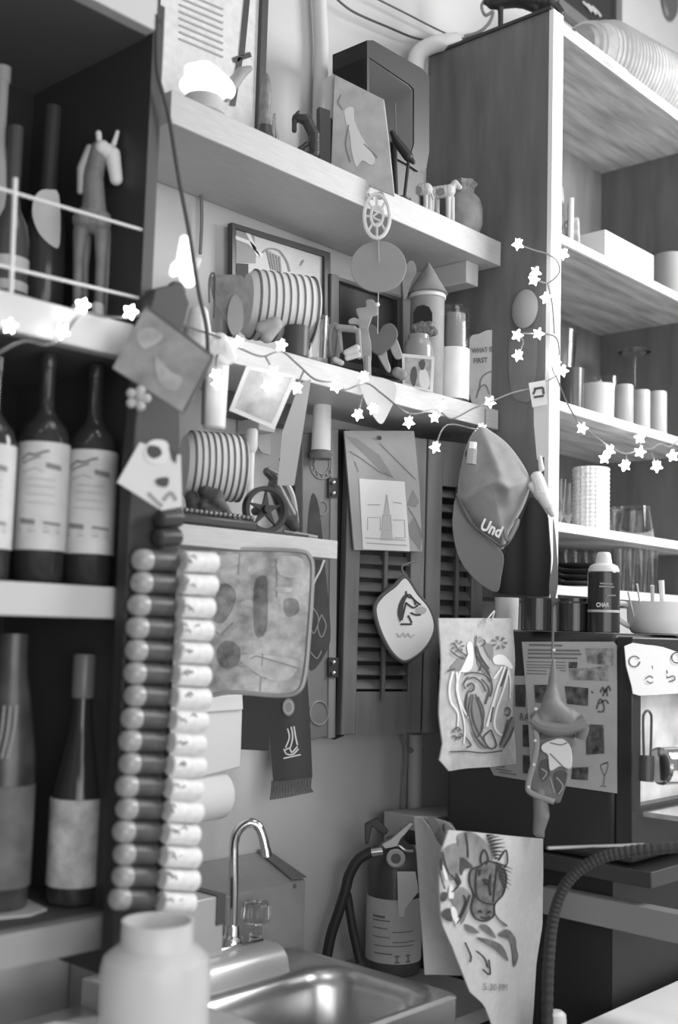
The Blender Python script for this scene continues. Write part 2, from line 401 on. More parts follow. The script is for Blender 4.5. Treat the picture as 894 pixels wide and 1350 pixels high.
for i, (x, y) in enumerate(((208, 684), (206, 709))):
    cL = PC.p(x, y); cM = PC.p(x+28, y-1); ax = cM-cL; L = ax.length; ax.normalize(); r = 12.5*kk(x, y, 1.145)
    g = thing('dark_cork', 'short dark cork above the two cork columns, %s one beside the short shelf' % ('upper' if i == 0 else 'lower'), 'cork', cL-V((0, 0, r)), 'corks on the post')
    obj('cork_body', B().lathe(cL, [(r*.6, 0), (r*.95, .003), (r, L*.5), (r*.95, L)], 20, ax=ax), G(.05, .35), g)

# ------------------------------------------------------------------ objects in the rack
def bottle(px, ytop, y, z0, R, name, label, prof, mat, labels=(), group=None, cat='bottle'):
    base, h, k = std(px, ytop, y, z0)
    g = thing(name, label, cat, base, group)
    lath('glass_body', mat, g, base, h, k, prof)
    for (f0, f1, rr_, m, nm) in labels:
        obj(nm, B().lathe(base+V((0, 0, f0*h)), [(rr_*k, 0), (rr_*k+.0006, .0005), (rr_*k+.0006, (f1-f0)*h-.0005), (rr_*k, (f1-f0)*h)], 28), m, g)
    return g, base, h, k
DG = G(.035, .12); 
liq = [(33, 0), (35, .01), (35.5, .5), (35, .62), (31, .67), (20, .71), (12, .75), (10.5, .80), (10.5, .93), (12, .935), (12, 1), (0.1, 1)]
def front_panel(base, R, py_):  # plane tangent in front of a bottle facing the camera
    n = CAM-base; n.z = 0; n.normalize(); return Pl(base+n*(R+.0012), n)
for px, top, lab, dy in ((-14, 470, 'cut by the left edge of the photo', 0), (57, 465, 'standing between its two neighbours', 0), (121, 480, 'nearest the cork post', -.005)):
    g, base, h, k = bottle(px, top, 1.25+dy, 1.5425, 34, 'liquor_bottle', 'dark liquor bottle with pale script label, '+lab, [(r*.94, f) for r, f in liq], DG,
        [(.14,   .60, 33.9, G(.62, .55, n=.08, sc=40), 'paper_label')], 'labelled liquor bottles on the lower rack shelf')
    Rr = 34.2*k
    def cyl(u, v):  # u -1..1 across, v metres up
        n = CAM-base; n.z = 0; n.normalize(); s = V((-n.y, n.x, 0)); a = u
        return base+V((0, 0, v))+(n*math.cos(a)+s*math.sin(a))*(Rr+.0012)
    bb = B()
    def cs(pts, w):
        for (a, c), (a2, c2_) in zip(pts, pts[1:]):
            for q in range(3):
                t0, t1 = q/3, (q+1)/3
                A0, C0, A1, C1 = a+(a2-a)*t0, c+(c2_-c)*t0, a+(a2-a)*t1, c+(c2_-c)*t1
                bb.add([cyl(A0, (C0-w)*h), cyl(A1, (C1-w)*h), cyl(A1, (C1+w)*h), cyl(A0, (C0+w)*h)], [(0, 1, 2, 3)])
    cs([(-.9, .52), (-.6, .545), (-.3, .54), (0, .555), (.2, .56)], .006); cs([(-.85, .505), (-.5, .52), (-.1, .535)], .004)
    cs([(.1, .50), (.7, .49)], .011); cs([(-.8, .465), (-.3, .485), (.0, .47)], .0015)
    for v in (.44, .41, .375, .34): cs([(-.6, v), (.5, v-.004)], .001)
    cs([(-.8, .262), (-.2, .255)], .011); cs([(.1, .255), (.8, .25)], .006); cs([(-.9, .22), (.8, .215)], .002); cs([(-.9, .235), (.8, .23)], .001)
    obj('label_print', bb, G(.22, .6), g, smooth=0)
# wine bottle on the bottom board
g, base, h, k = bottle(104, 862, 1.27, 1.1405, 35, 'wine_bottle', 'dark wine bottle with a sloping shoulder and pale square label on the rack bottom', [(30, 0), (35, .01), (35.5, .38), (33, .45), (26, .55), (18, .66), (13.5, .74), (12.5, .82), (12.5, .84), (0.1, .84)], DG,
    [(.075, .42, 35.8, G(.5, .6, n=.35, sc=45), 'paper_label')])
lath('foil_capsule', G(.17, .35), g, base, h, k, [(14.5, .82), (15.5, .835), (15.5, .985), (14, 1), (.1, 1)])['label'] = 'grey foil capsule'
# gift bag / decorated bottle at far left, bottom bay
g, base, h, k = bottle(8, 835, 1.30, 1.1405, 35, 'decorated_bottle', 'tall dim bottle with striped painted sides at the left edge of the bottom bay', [(32, 0), (37, .02), (39, .3), (38, .55), (30, .72), (22, .85), (20, .93), (20, 1), (.1, 1)], G(.06, .3, n=.6, sc=18))
q = front_panel(base, 39*k, 0)
strokes(q, 'painted_stripes', G(.32, .6), g, [c2([(20+a, 930), (16+a, 965), (8+a, 1000)]) for a in (-14, -6, 2)], 3)
obj('lower_label', B().lathe(base+V((0, 0, .03)), [(39.5*k, 0), (39.8*k, h*.36), (39*k, h*.362)], 28), G(.14, .6, n=.3, sc=30), g)
# upper bay bottles
g, base, h, k = bottle(62, 138, 1.36, 1.8815, 24, 'tall_bottle', 'tall dark bottle with a hanging white tag in the upper rack bay', [(26, 0), (28, .01), (28, .45), (24, .52), (13, .6), (11, .66), (11, 1), (.1, 1)], G(.05, .15))
q = front_panel(base, 30*k, 0)
obj('white_tag', slab(q, c2([(52, 252), (66, 250), (78, 258), (79, 320), (70, 325), (52, 308), (43, 285), (44, 265)], 3, True), .002), G(.6, .6, n=.1), g)['label'] = 'white rounded tag'
g, base, h, k = bottle(14, 165, 1.34, 1.8815, 24, 'striped_bottle', 'bottle with light bands at the left edge of the upper rack bay', [(24, 0), (26, .01), (26, .42), (22, .5), (12, .58), (10, .64), (10, 1), (.1, 1)], G(.09, .2),
    [(.05, .10, 26.3, G(.55, .6), 'label_band'), (.16, .21, 26.3, G(.55, .6), 'label_band'), (.27, .33, 26.3, G(.6, .6), 'label_band')])
bottle(-6, 85, 1.36, 1.8815, 20, 'clear_bottle', 'pale tall bottle cut by the left edge at the top of the rack', [(20, 0), (22, .01), (22, .5), (18, .6), (10, .7), (9, .8), (9, .94), (11, .945), (11, 1), (.1, 1)], G(.4, .2))
g, base, h, k = bottle(60, 555, 1.42, 1.5425, 20, 'rear_bottle', 'dim bottle standing at the back behind the liquor bottles', [(26, 0), (26, .7), (18, .8), (9, .85), (9, 1), (.1, 1)], G(.05, .3))
bpy.data.objects.remove(g.children[0]); bpy.data.objects.remove(g)
# horse figurine (giraffe-like long neck) in upper bay
y = 1.27; q = PF(130, 300, y); k = kk(130, 300, y); zb = 1.8815
def foot(px, pl):  # pixel y where plane reaches shelf level
    lo, hi = 200, 520
    for _ in range(30):
        m = (lo+hi)/2
        if pl.p(px, m).z > zb: lo = m
        else: hi = m
    return lo
g = thing('horse_figurine', 'standing toy horse figurine with pale face in the upper rack bay', 'figurine', (q.p(125, 300).x, q.p(125, 300).y, zb))
f1, f2 = foot(102, q), foot(130, q)
obj('body', blob_b(q, [(112, 290, 17, 130, 292, 18), (124, 280, 17, 123, 235, 14), (123, 235, 14, 130, 200, 13), (130, 198, 12, 140, 208, 11),
    (106, 305, 10, 103, 345, 7), (103, 345, 7, 101, f1-6, 6), (114, 305, 9, 112, 345, 6, -.02, -.02), (112, 345, 6, 111, f1-5, 5.5, -.02, -.02),
    (134, 303, 11, 133, 345, 7.5), (133, 345, 7.5, 129, f2-6, 6.5), (140, 300, 9, 143, 340, 6, -.02, -.02), (143, 340, 6, 141, f2-5, 5.5, -.02, -.02)], k, vox=.0018), G(.20, .5, n=.2), g)
obj('head', blob_b(q, [(135, 198, 11, 148, 206, 11, .006, .006), (148, 206, 11, 153, 238, 9, .006, .006), (131, 190, 4, 130, 176, 4.5), (150, 190, 4, 155, 174, 3)], k, vox=.0014), G(.8, .5), g)['label'] = 'pale face and ears'
obj('mane', blob_b(q, [(118, 196, 6, 107, 222, 6), (107, 222, 6, 106, 252, 5)], k, vox=.0014), G(.4, .6), g)
obj('hooves', blob_b(q, [(101, f1-30, 7.5, 101, f1-7, 8), (129, f2-34, 8.5, 129, f2-8, 8.5)], k, vox=.0014), G(.62, .5), g)['label'] = 'pale lower legs'

# ------------------------------------------------------------------ hanging cards near the post
def hang_card(name, label, cat, pts, y, m, t=.004, az=0, frame=None):
    cx = sum(p[0] for p in pts)/len(pts); cy = sum(p[1] for p in pts)/len(pts)
    q = PF(cx, cy, y, az=az); g = thing(name, label, cat, q.p(cx, max(p[1] for p in pts)))
    obj('panel', slab(q, pts, t), m, g, bevel=.0008); return g, q
g, q = hang_card('picture_tile', 'square painted picture tile hung cornerwise beside the star lights', 'picture', [(193, 402), (283, 470), (244, 546), (148, 485)], 1.10, G(.30, .6, n=.35, sc=28), .008)
fill(q, 'painting', G(.42, .6, n=.3, sc=40), g, [c2([(205, 470), (225, 490), (240, 498), (232, 515), (210, 505)], 4, True), c2([(180, 440), (200, 432), (215, 445), (190, 460)], 4, True)])
strokes(q, 'edge_band', G(.1, .6), g, [[(193, 404), (281, 470), (243, 543)]], 4)
yq = PF(182, 525, 1.11); g = thing('paper_flower', 'small pale flower hanging under the picture tile', 'flower', yq.p(182, 545))
for i in range(5):
    a = i*2*pi/5; obj('petal', blob_b(yq, [(182+5*math.cos(a), 525+5*math.sin(a), 5, 182+11*math.cos(a), 525+11*math.sin(a), 7)], kk(182, 525, 1.11), vox=.0015), G(.5, .6), g)
obj('center', blob_b(yq, [(182, 525, 5, 183, 525, 5, .006, .006)], kk(182, 525, 1.11), vox=.0015), G(.35, .6), g)
g, q = hang_card('photo_card', 'small white card printed with a cup hanging against the post', 'card', [(184, 583), (238, 600), (240, 668), (213, 673), (154, 636)], 1.10, G(.82, .6), .002)
obj('cup_print', B().prism([q.p(*p, .001) for p in c2([(205, 580), (220, 583), (224, 600), (216, 612), (198, 610), (190, 598), (195, 585)], 3, True)], q.n*.0015), G(.88, .6), g)
fill(q, 'dark_print', G(.08, .6), g, [c2([(196, 588), (210, 590), (213, 600), (202, 605), (194, 598)], 3, True), c2([(206, 632), (222, 630), (220, 642), (208, 640)], 3, True), [(222, 590), (234, 598), (232, 612), (226, 605)]], off=.0032)
strokes(q, 'grey_print', G(.35, .6), g, [c2([(215, 660), (225, 650), (232, 660)]), c2([(195, 650), (205, 660), (214, 668)])], 5, off=.0012)

# ------------------------------------------------------------------ top shelf items
S1 = 2.2805
# framed newspaper
q = PY(1.47)
g = thing('framed_certificate', 'large framed newspaper page leaning on the top shelf at left', 'picture', (1.2, 1.47, S1))
X0, X1 = q.p(192, 60).x, q.p(345, 60).x; z1 = 2.80
def bx_frame(g, x0, x1, z0, z1, y, w, m, mp, t=.018):
    obj('frame', B().ring_frame([(x0, y, z0), (x1, y, z0), (x1, y, z1), (x0, y, z1)], [(x0+w, y, z0+w), (x1-w, y, z0+w), (x1-w, y, z1-w), (x0+w, y, z1-w)], (0, t, 0)), m, g, bevel=.002)
    obj('picture_sheet', B().box((x0+w, y+t*.5, z0+w), (x1-w, y+t*.8, z1-w)), mp, g)
bx_frame(g, X0, X1, S1, z1, 1.455, .016, G(.06, .4), G(.62, .6, n=.1, sc=60))
qq = PY(1.4635)
xa, xb = pr((X0, 1.46, 2.5))[0], pr((X1, 1.46, 2.5))[0]
lines = [[(236+dx, 6+r_*9+dx*.42), (236+dx+58, 6+r_*9+(dx+58)*.42)] for r_ in range(-2, 6) for dx in (0,)]
strokes(qq, 'newsprint', G(.35, .7), g, lines, 2.4, off=.001)
strokes(qq, 'inner_frame', G(.05, .4), g, [[(307, 80), (318, 76), (330, 72)], [(318, 74), (327, -20)], [(306, 140), (316, 76)]], 7, off=.002)
# white bird figure with its brightness set as emission
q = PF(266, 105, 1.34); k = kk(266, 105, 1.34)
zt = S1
g = thing('glow_bird', 'glowing white bird figure with a grey tail on the top shelf', 'lamp', (q.p(265, 100).x, q.p(265, 100).y, zt))
obj('glow_body', blob_b(q, [(248, 112, 13, 275, 112, 26), (275, 112, 26, 296, 118, 16), (250, 92, 9, 270, 100, 20)], k, vox=.003, smooth=12), G(1, .5, em=1.2), g)['label'] = 'white body with added glow'
obj('tail', blob_b(q, [(298, 128, 7, 306, 112, 9), (306, 112, 9, 318, 96, 8), (318, 96, 8, 330, 90, 4)], k, vox=.002), G(.35, .4), g)
obj('base', B().lathe((q.p(270, 100).x, q.p(270, 100).y, zt), [(.03, 0), (.035, .004), (.03, .03), (.001, .035)]), G(.5, .5), g)
# small dark bottle figurine
base, h, k = std(350, 95, 1.37, S1)
g = thing('slender_figurine', 'small dark slender figurine with pointed top beside the framed newspaper', 'figurine', base)
lath('robe', G(.05, .4), g, base, h, k, [(11, 0), (12, .02), (12, .22), (9, .35), (6, .42), (.1, .44)])
lath('figure', G(.2, .4, n=.4, sc=50), g, base, h, k, [(9, .36), (7, .45), (6.5, .6), (8, .7), (6, .85), (3.5, .95), (.5, 1)])
base2, h2, k2 = std(361, 150, 1.36, S1)
o = lath('glass_vial', glass(.8, .1), None, base2, h2, k2, [(6, 0), (7, .03), (7, .5), (3, .7), (2, 1), (.1, 1)]); tag(o, 'tiny clear vial right beside the slender dark figurine', 'vial')
# seahorse
q = PF(404, 180, 1.36); k = kk(404, 180, 1.36)
g = thing('dragon_figurine', 'curled black animal figurine on the top shelf before the picture book', 'figurine', (q.p(405, 200).x, q.p(405, 200).y, S1))
obj('body', blob_b(q, [(390, 155, 5, 404, 158, 8), (388, 157, 3.5, 388, 172, 3.5), (404, 158, 8, 414, 178, 8), (414, 178, 8, 415, 200, 7), (415, 203, 6, 402, 206, 5), (402, 206, 4, 396, 196, 4), (396, 196, 3.5, 404, 190, 3.5), (392, 150, 3, 394, 147, 2)], k, vox=.0013), G(.04, .4, n=.4, sc=80, bump=.3), g)
obj('base', B().lathe((q.p(406, 200).x, q.p(406, 200).y, S1), [(.016, 0), (.017, .003), (.014, .014), (.001, .016)]), G(.05, .4), g)
# picture book
q = PF(470, 175, 1.33, az=-.25, tilt=.12)
g = thing('picture_book', 'pale picture book standing open on the top shelf with a white figure on its cover', 'book', (q.p(470, 175).x, q.p(470, 175).y, S1))
obj('cover', slab(q, [(441, 98), (506, 131), (512, 180), (520, 258), (466, 236), (446, 222), (436, 225), (440, 120)], .006), G(.50, .6, n=.15, sc=30), g, bevel=.001)
obj('page_block', slab(Pl(q.p(430, 170, -.008), q.n), [(424, 107), (440, 97), (445, 130), (437, 222), (422, 214), (428, 140)], .012), G(.45, .6), g)
obj('spine', slab(Pl(q.p(430, 170, .002), q.n), [(428, 160), (437, 155), (436, 222), (428, 218)], .012), G(.04, .5), g)['label'] = 'dark spine'
fill(q, 'cover_print', G(.78, .6), g, [c2([(455, 145), (466, 142), (468, 160), (478, 182), (494, 208), (490, 218), (478, 212), (470, 220), (464, 200), (461, 175), (456, 160)], 5, True)])
strokes(q, 'cover_lines', G(.25, .6), g, [c2([(450, 125), (446, 135), (452, 145)]), [(480, 190), (498, 208)], c2([(460, 165), (456, 190), (462, 214)])], 1.5)
for x0, lbl in ((402+5, ''),):
    pass
# mini picture frames behind book left edge
q2 = PY(1.40)
o = obj('small_frame', slab(PF(430, 185, 1.36, az=.5), [(421, 140), (436, 145), (436, 222), (421, 214)], .012), G(.05, .35), bevel=.002); o.name = 'standing_frame'; tag(o, 'narrow dark frame edge behind the picture book', 'frame')
# shadow box / mini tv shell
g = thing('shadow_box', 'dark box frame with rounded corners standing open on the top shelf', 'box', (1.72, 1.40, S1))
q = PY(1.335); qi = PY(1.335)
out = [(484, 53), (492, 53), (556, 90), (566, 100), (566, 200), (562, 222), (552, 226), (540, 218), (490, 190), (484, 180)]
inn = [(484, 75), (488, 76), (541, 112), (546, 118), (546, 190), (543, 200), (538, 202), (532, 198), (491, 172), (484, 168)]
O = [q.p(*p) for p in out]; I = [q.p(*p) for p in inn]
b = B().ring_frame(O, I, (0, .085, 0)); obj('shell', b, G(.045, .35), g, bevel=.006)
lin = [q.p(x+(0.6 if x < 515 else -0.6), y+(0.6 if y < 150 else -0.6)) for x, y in inn]
obj('lining', B().ring_frame([p+V((0, .004, 0)) for p in I], [p+V((0, .004, 0)) for p in lin], (0, .08, 0)), G(.33, .5), g)['label'] = 'lighter grey inner lining'
obj('side_wall', B().prism([O[0], O[0]+V((-.0, .085, 0)), O[-1]+V((0, .085, 0)), O[-1]], (.006, 0, 0)), G(.05, .4), g)
sup = min(p.z for p in O)
obj('foot', B().box((O[4].x-.10, 1.34, S1), (O[4].x-.01, 1.40, max(sup+.004, S1+.01))), G(.05, .4), g)
o = obj('bracket', B().tube([PY(1.47).p(488, 103), PY(1.47).p(512, 96)], .006), G(.12, .5)); tag(o, 'small dark bar seen through the open dark box frame', 'bar')
# iron figure with rods
q = PF(528, 220, 1.32); k = kk(528, 220, 1.32)
g = thing('iron_figurine', 'thin black iron bird figurine with upright rods by the dark box', 'figurine', (q.p(528, 250).x, q.p(528, 250).y, S1))
zf = 262
obj('bird', blob_b(q, [(517, 175, 3.5, 524, 188, 6), (524, 188, 6, 538, 206, 7), (538, 206, 5, 545, 214, 3)], k, vox=.001), IRON, g)
obj('rod', B().tube([q.p(521, 136), q.p(524, zf-4)], .0016), G(.3, .3, m=.8), g)
obj('rod', B().tube([q.p(519, 180), q.p(522, zf-6)], .004), IRON, g); obj('rod', B().tube([q.p(540, 200), q.p(533, zf)], .003), IRON, g)
obj('base', B().lathe((q.p(528, 250).x, q.p(528, 250).y, S1), [(.02, 0), (.02, .004), (.005, .008), (.001, .009)]), IRON, g)
# animals
def quad_animal(name, label, cx, y, S, k, mat, xs, yt, yb, head=1):
    pass
for cx, top, mt, lab, sg in ((552, 236, G(.5, .6), 'pale small standing pony figurine beside the iron bird', -1), (582, 238, G(.58, .6), 'white cow figurine standing just left of the round pot', 1)):
    q = PF(cx, 255, 1.345); k = kk(cx, 255, 1.345); c0, _, _ = std(cx, top, 1.345, S1); yb = pr(c0)[1]-3
    g = thing('animal_figurine', lab, 'figurine', (q.p(cx, 255).x, q.p(cx, 255).y, S1), 'small animal figurines on the top shelf')
    obj('body', blob_b(q, [(cx-10, top+16, 8, cx+10, top+14, 9), (cx+sg*12, top+12, 6, cx+sg*18, top+4, 5), (cx+sg*18, top+4, 5, cx+sg*24, top+9, 3.5),
        (cx-12, top+20, 4, cx-13, yb, 3), (cx-6, top+20, 4, cx-5, yb, 3, -.012, -.012), (cx+9, top+20, 4, cx+9, yb+5, 3), (cx+14, top+20, 4, cx+15, yb+5, 3, -.012, -.012), (cx-sg*15, top+14, 2, cx-sg*19, top+26, 1.8)], k, vox=.001), mt, g)
    fill(Pl(q.p(cx, top+14, 8.5*k), q.n), 'coat_patch', G(.2, .6), g, [c2([(cx-6, top+12), (cx+2, top+10), (cx+4, top+18), (cx-4, top+20)], 3, True)])
# round pot
base, h, k = std(611, 240, 1.35, S1)
g = thing('round_pot', 'round grey clay pot with a knotted neck at the right end of the top shelf', 'pot', base)
lath('pot_body', G(.26, .7, n=.25, sc=40, bump=.3), g, base, h, k, [(14, 0), (20, .04), (26, .25), (26, .5), (22, .68), (15, .78), (.1, .8)])
lath('neck_wrap', G(.3, .8, n=.4, sc=80, bump=.5), g, base, h, k, [(15, .76), (12, .82), (13, .9), (17, .97), (15, 1.0), (8, .97), (.1, .93)], flute=(.12, 7))

# ------------------------------------------------------------------ hanging ornament chain
q = PF(497, 290, 1.285)
g = thing('filigree_ornament', 'pale openwork oval ornament hanging before the top shelf edge', 'ornament', q.p(497, 318))
b = B()
def ringpx(pl, cx, cy, rx, ry, r, n=24, b=None): return b.tube([pl.p(x, y) for x, y in circ(cx, cy, rx, n, ry)], r, 6, closed=True)
ringpx(q, 497, 285, 17, 29, .0036, b=b); ringpx(q, 497, 285, 8, 13, .0028, b=b); obj('rings', b, G(.75, .4), g)
b = B()
for a in range(8):
    t = a*pi/4; b.tube([q.p(497+8*math.cos(t), 285+13*math.sin(t)), q.p(497+16*math.cos(t), 285+28*math.sin(t))], .0022, 6)
b.tube([q.p(x, y) for x, y in c2([(493, 275), (501, 278), (492, 286), (502, 292), (495, 296)])], .002, 6)
obj('spokes', b, G(.7, .4), g)
b = B(); ringpx(q, 501, 258, 4, 4, .0022, n=12, b=b); b.tube([q.p(486, 255), q.p(488, 262), q.p(492, 262)], .002, 6); obj('top_loop', b, G(.4, .4), g)
obj('string', B().tube([q.p(499, 314), q.p(500, 345)], .0008, 5), G(.5, .5), g)
q = PF(500, 352, 1.285)
g = thing('round_disc', 'plain grey round disc hanging under the openwork ornament', 'disc', q.p(500, 387))
obj('disc', slab(q, circ(499, 351, 37, 40, 34), .006), G(.30, .6, n=.06), g, bevel=.001)
obj('string', B().tube([q.p(499, 385), q.p(498, 440)], .0008, 5), G(.6, .5), g)
obj('bead', blob_b(q, [(498, 401, 3, 498, 402, 3)], kk(498, 400, 1.285)), G(.8, .3), g)

# ------------------------------------------------------------------ middle shelf items
S2 = 1.9375
# pointed white figure, glow put into its body material
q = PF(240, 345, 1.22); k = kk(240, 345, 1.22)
g = thing('glow_figure', 'glowing white pointed figure above the hanging picture tile', 'lamp', q.p(240, 376))
obj('glow_body', blob_b(q, [(243, 316, 7, 242, 345, 11), (242, 345, 11, 248, 368, 12), (232, 352, 8, 228, 360, 6)], k, vox=.002), G(1, .5, em=1.2), g)
obj('wing', blob_b(q, [(258, 350, 5, 262, 343, 4)], k, vox=.0015), G(.8, .5), g)
g = thing('dark_bowl_holder', 'dark rounded holder directly under the glowing figure', 'holder', q.p(222, 440))
qb = PF(225, 400, 1.225)
obj('holder_body', blob_b(qb, [(232, 384, 14, 216, 402, 14), (216, 402, 14, 212, 425, 13)], kk(225, 400, 1.225), vox=.003), G(.14, .6), g)
q = PF(275, 445, 1.27); k = kk(275, 440, 1.27)
g = thing('paper_bag', 'crumpled white paper bag at the left end of the middle shelf', 'bag', q.p(270, 480))
obj('bag_body', blob_b(q, [(262, 415, 14, 262, 455, 20), (262, 455, 18, 295, 465, 16), (290, 450, 12, 300, 470, 12)], k, vox=.0025), G(.72, .7, bump=.3, sc=40), g)
# picture frame behind
q = PY(1.475)
g = thing('wall_picture', 'thin black framed picture of a bird and fan behind the striped roll', 'picture', (1.35, 1.47, S2))
qf = PY(1.465)
OU = [(306, 293), (436, 333), (436, 480), (306, 480)]; IN = [(311, 301), (428, 338), (428, 474), (311, 474)]
obj('frame', B().ring_frame([q.p(*p) for p in OU], [q.p(*p) for p in IN], (0, .012, 0)), G(.05, .4), g, bevel=.001)
obj('picture_sheet', slab(PY(1.482), [(311, 301), (428, 338), (428, 474), (311, 474)], .003), G(.66, .6, n=.05), g)
qq = PY(1.4812)
fill(qq, 'dark_area', G(.03, .6), g, [[(311, 347), (327, 348), (327, 385), (311, 385)]])
fill(qq, 'grey_area', G(.32, .6), g, [[(311, 302), (335, 310), (337, 347), (311, 346)]], off=.0008)
strokes(qq, 'bird_drawing', G(.8, .6), g, [[(307, 312), (328, 320)], [(325, 305), (340, 338)], [(328, 320), (345, 338)]], 4.5, off=.0014)
strokes(qq, 'fan_drawing', G(.3, .6), g, [c2([(346, 333), (355, 328), (368, 331), (378, 345), (382, 358)])]+[[(352+a*4, 330+a*2), (358+a*3, 355+a)] for a in range(5)]+[[(396, 350), (400, 343)]], 2)
# striped rolls
def striped_roll(px0, px1, yc, rp, y, label, z0=None):
    a = PY(y).p(px0, yc); c = PY(y).p(px1, yc+ (px1-px0)*.10); k = kk(px0, yc, y); r = rp*k
    L = (px1-px0)*k; ax = BR*.90+V((1, 0, 0))*.65; ax.z = 0; ax.normalize()
    g = thing('striped_roll', label, 'roll', a+ax*L/2-V((0, 0, r)), 'striped rolls on the wall shelves')
    obj('roll_body', B().lathe(a, [(r*.5, 0), (r*.86, L*.02), (r*.97, L*.10), (r, L*.2), (r, L*.85), (r*.93, L*.96), (r*.6, L)], 40, ax=ax), G(.74, .6, n=.05), g)
    n = 9; b = B()
    for i in range(n):
        h_ = L*(.10+.80*i/(n-1)); b.lathe(a+ax*h_, [(r*.98, 0), (r+.0009, .0004), (r+.0009, .0036), (r*.98, .004)], 40, ax=ax)
    obj('dark_stripes', b, G(.13, .6), g)
    return g, a, ax, L, r
striped_roll(322, 420, 400, 46, 1.40, 'large striped round roll on the middle shelf before the framed picture')
striped_roll(240, 324, 612, 45, 1.42, 'striped round roll on the short shelf beside the coffee grinder')
# plant-like bits left
q = PF(295, 395, 1.33); k = kk(295, 395, 1.33)
g = thing('dried_leaf_ornament', 'dull grey leaf ornament with wire hook left of the striped roll', 'ornament', q.p(300, 440))
obj('leaf', slab(q, c2([(278, 366), (300, 362), (322, 366), (330, 392), (322, 418), (312, 400), (302, 425), (288, 408), (280, 390)], 4, True), .004), G(.22, .6, n=.4, sc=40), g)
obj('lower_leaf', slab(Pl(q.p(300, 400, .006), q.n), c2([(310, 388), (320, 402), (320, 430), (308, 442), (300, 425), (302, 402)], 4, True), .004), G(.33, .6), g)
obj('hook', B().tube([q.p(x, y, .004) for x, y in c2([(276, 400), (276, 372), (280, 361), (284, 370), (282, 420)])], .0016, 6), G(.12, .5), g)
base, h, k = std(419, 418, 1.315, S2)
g = thing('glass_tumbler', 'small clear tumbler right of the large striped roll', 'glass', base)
lath('glass_wall', glass(.95, .08), g, base, h, k, [(13, 0), (14, .05), (15, 1), (13.5, 1), (12.5, .08), (.1, .08)])
obj('rock', blob_b(PF(365, 435, 1.31), [(345, 432, 9, 362, 428, 11), (362, 428, 11, 352, 444, 9)], kk(365, 435, 1.31), vox=.002), G(.35, .7, bump=.4, sc=60)); tag(bpy.data.objects[-1] if False else COL.objects[-1], 'rough grey stone lying under the large striped roll', 'stone')
obj('dark_cup', B().lathe(std(391, 430, 1.32, S2)[0], [(.018, 0), (.02, .002), (.021, .052), (.019, .052), (.017, .006), (.001, .006)]), G(.06, .4)); tag(COL.objects[-1], 'little dark cup between the stone and the clear tumbler', 'cup')
# dark frame 2
q = PY(1.47)
g = thing('dark_wall_picture', 'dark wooden framed picture behind the pale flower figurine', 'picture', (1.6, 1.47, S2))
OU = [(436, 360), (532, 391), (532, 500), (436, 480)]; IN = [(448, 370), (525, 396), (525, 490), (448, 474)]
obj('frame', B().ring_frame([q.p(*p) for p in OU], [q.p(*p) for p in IN], (0, .018, 0)), G(.11, .45), g, bevel=.002)
obj('picture_sheet', slab(PY(1.482), IN, .003), G(.05, .5, n=.5, sc=10), g)
strokes(q, 'gilt_line', G(.4, .4), g, [[(446, 364), (480, 376), (528, 392)]], 2)
# pale figurine (flower) + heart + rooster
q = PF(487, 440, 1.33); k = kk(487, 440, 1.33)
g = thing('leafy_cross_ornament', 'pale leafy ornament with spread lobes before the dark picture', 'ornament', (q.p(485, 470).x, q.p(485, 470).y, S2))
lz = lambda p: Z(420, 340, 6.386, p)
obj('lobes', slab(q, c2(lz([(400, 352), (455, 350), (480, 380), (500, 440), (490, 480), (455, 490), (440, 530), (420, 600), (440, 700), (445, 790), (440, 880), (392, 890), (370, 850), (360, 700), (345, 600), (330, 560), (262, 552), (255, 520), (300, 500), (342, 512), (315, 440), (340, 418), (400, 410)]), 3, True), .008), G(.36, .6, n=.2), g, bevel=.002)
obj('stem', B().tube([q.p(484, 470, -.004), V((q.p(485, 480).x, q.p(485, 480).y, S2+.001))], .007, 10), G(.3, .6), g)
q = PF(505, 455, 1.315); k = kk(505, 455, 1.315)
g = thing('heart_ornament', 'dull grey heart shaped ornament with leafy legs on the middle shelf', 'ornament', (q.p(505, 480).x, q.p(505, 480).y, S2))
obj('heart', slab(q, c2([(499, 438), (505, 429), (516, 426), (524, 436), (522, 450), (510, 462), (500, 468), (488, 460), (480, 448), (479, 434), (486, 427), (495, 430)], 4, True), .010), G(.13, .5, n=.1), g, bevel=.003)
qk = Pl(q.p(505, 455, -.004), q.n)
obj('leaf_leg', slab(qk, c2(lz([(470, 740), (560, 750), (585, 850), (608, 935), (585, 960), (520, 860)]), 4, True), .006), G(.36, .6), g, bevel=.0015)
obj('leaf_leg', slab(qk, c2(lz([(600, 700), (650, 670), (690, 760), (706, 830), (655, 850), (610, 780)]), 4, True), .006), G(.34, .6), g, bevel=.0015)
q = PF(448, 455, 1.32); k = kk(448, 455, 1.32)
g = thing('twig_chair_ornament', 'small twisted dark ornament shaped like a chair beside the tumbler', 'ornament', (q.p(450, 470).x, q.p(450, 470).y, S2))
obj('back_loop', B().tube([q.p(x, y) for x, y in c2([(436, 470), (434, 445), (440, 428), (447, 440), (444, 472)])], .005, 8), G(.16, .5), g)
obj('seat', blob_b(q, [(446, 432, 5, 466, 434, 5), (447, 440, 4, 449, 462, 4), (472, 436, 4, 474, 470, 4)], k, vox=.0014), G(.26, .6), g)
g = thing('pale_rose', 'small pale curled flower lying between the dark ornaments', 'flower', q.p(465, 480))
obj('petals', blob_b(q, [(456, 467, 4, 470, 461, 5, .012, .012), (458, 474, 4, 472, 470, 4, .012, .012), (442, 476, 4, 450, 480, 4, .01, .01)], k, vox=.0014), G(.55, .6), g)
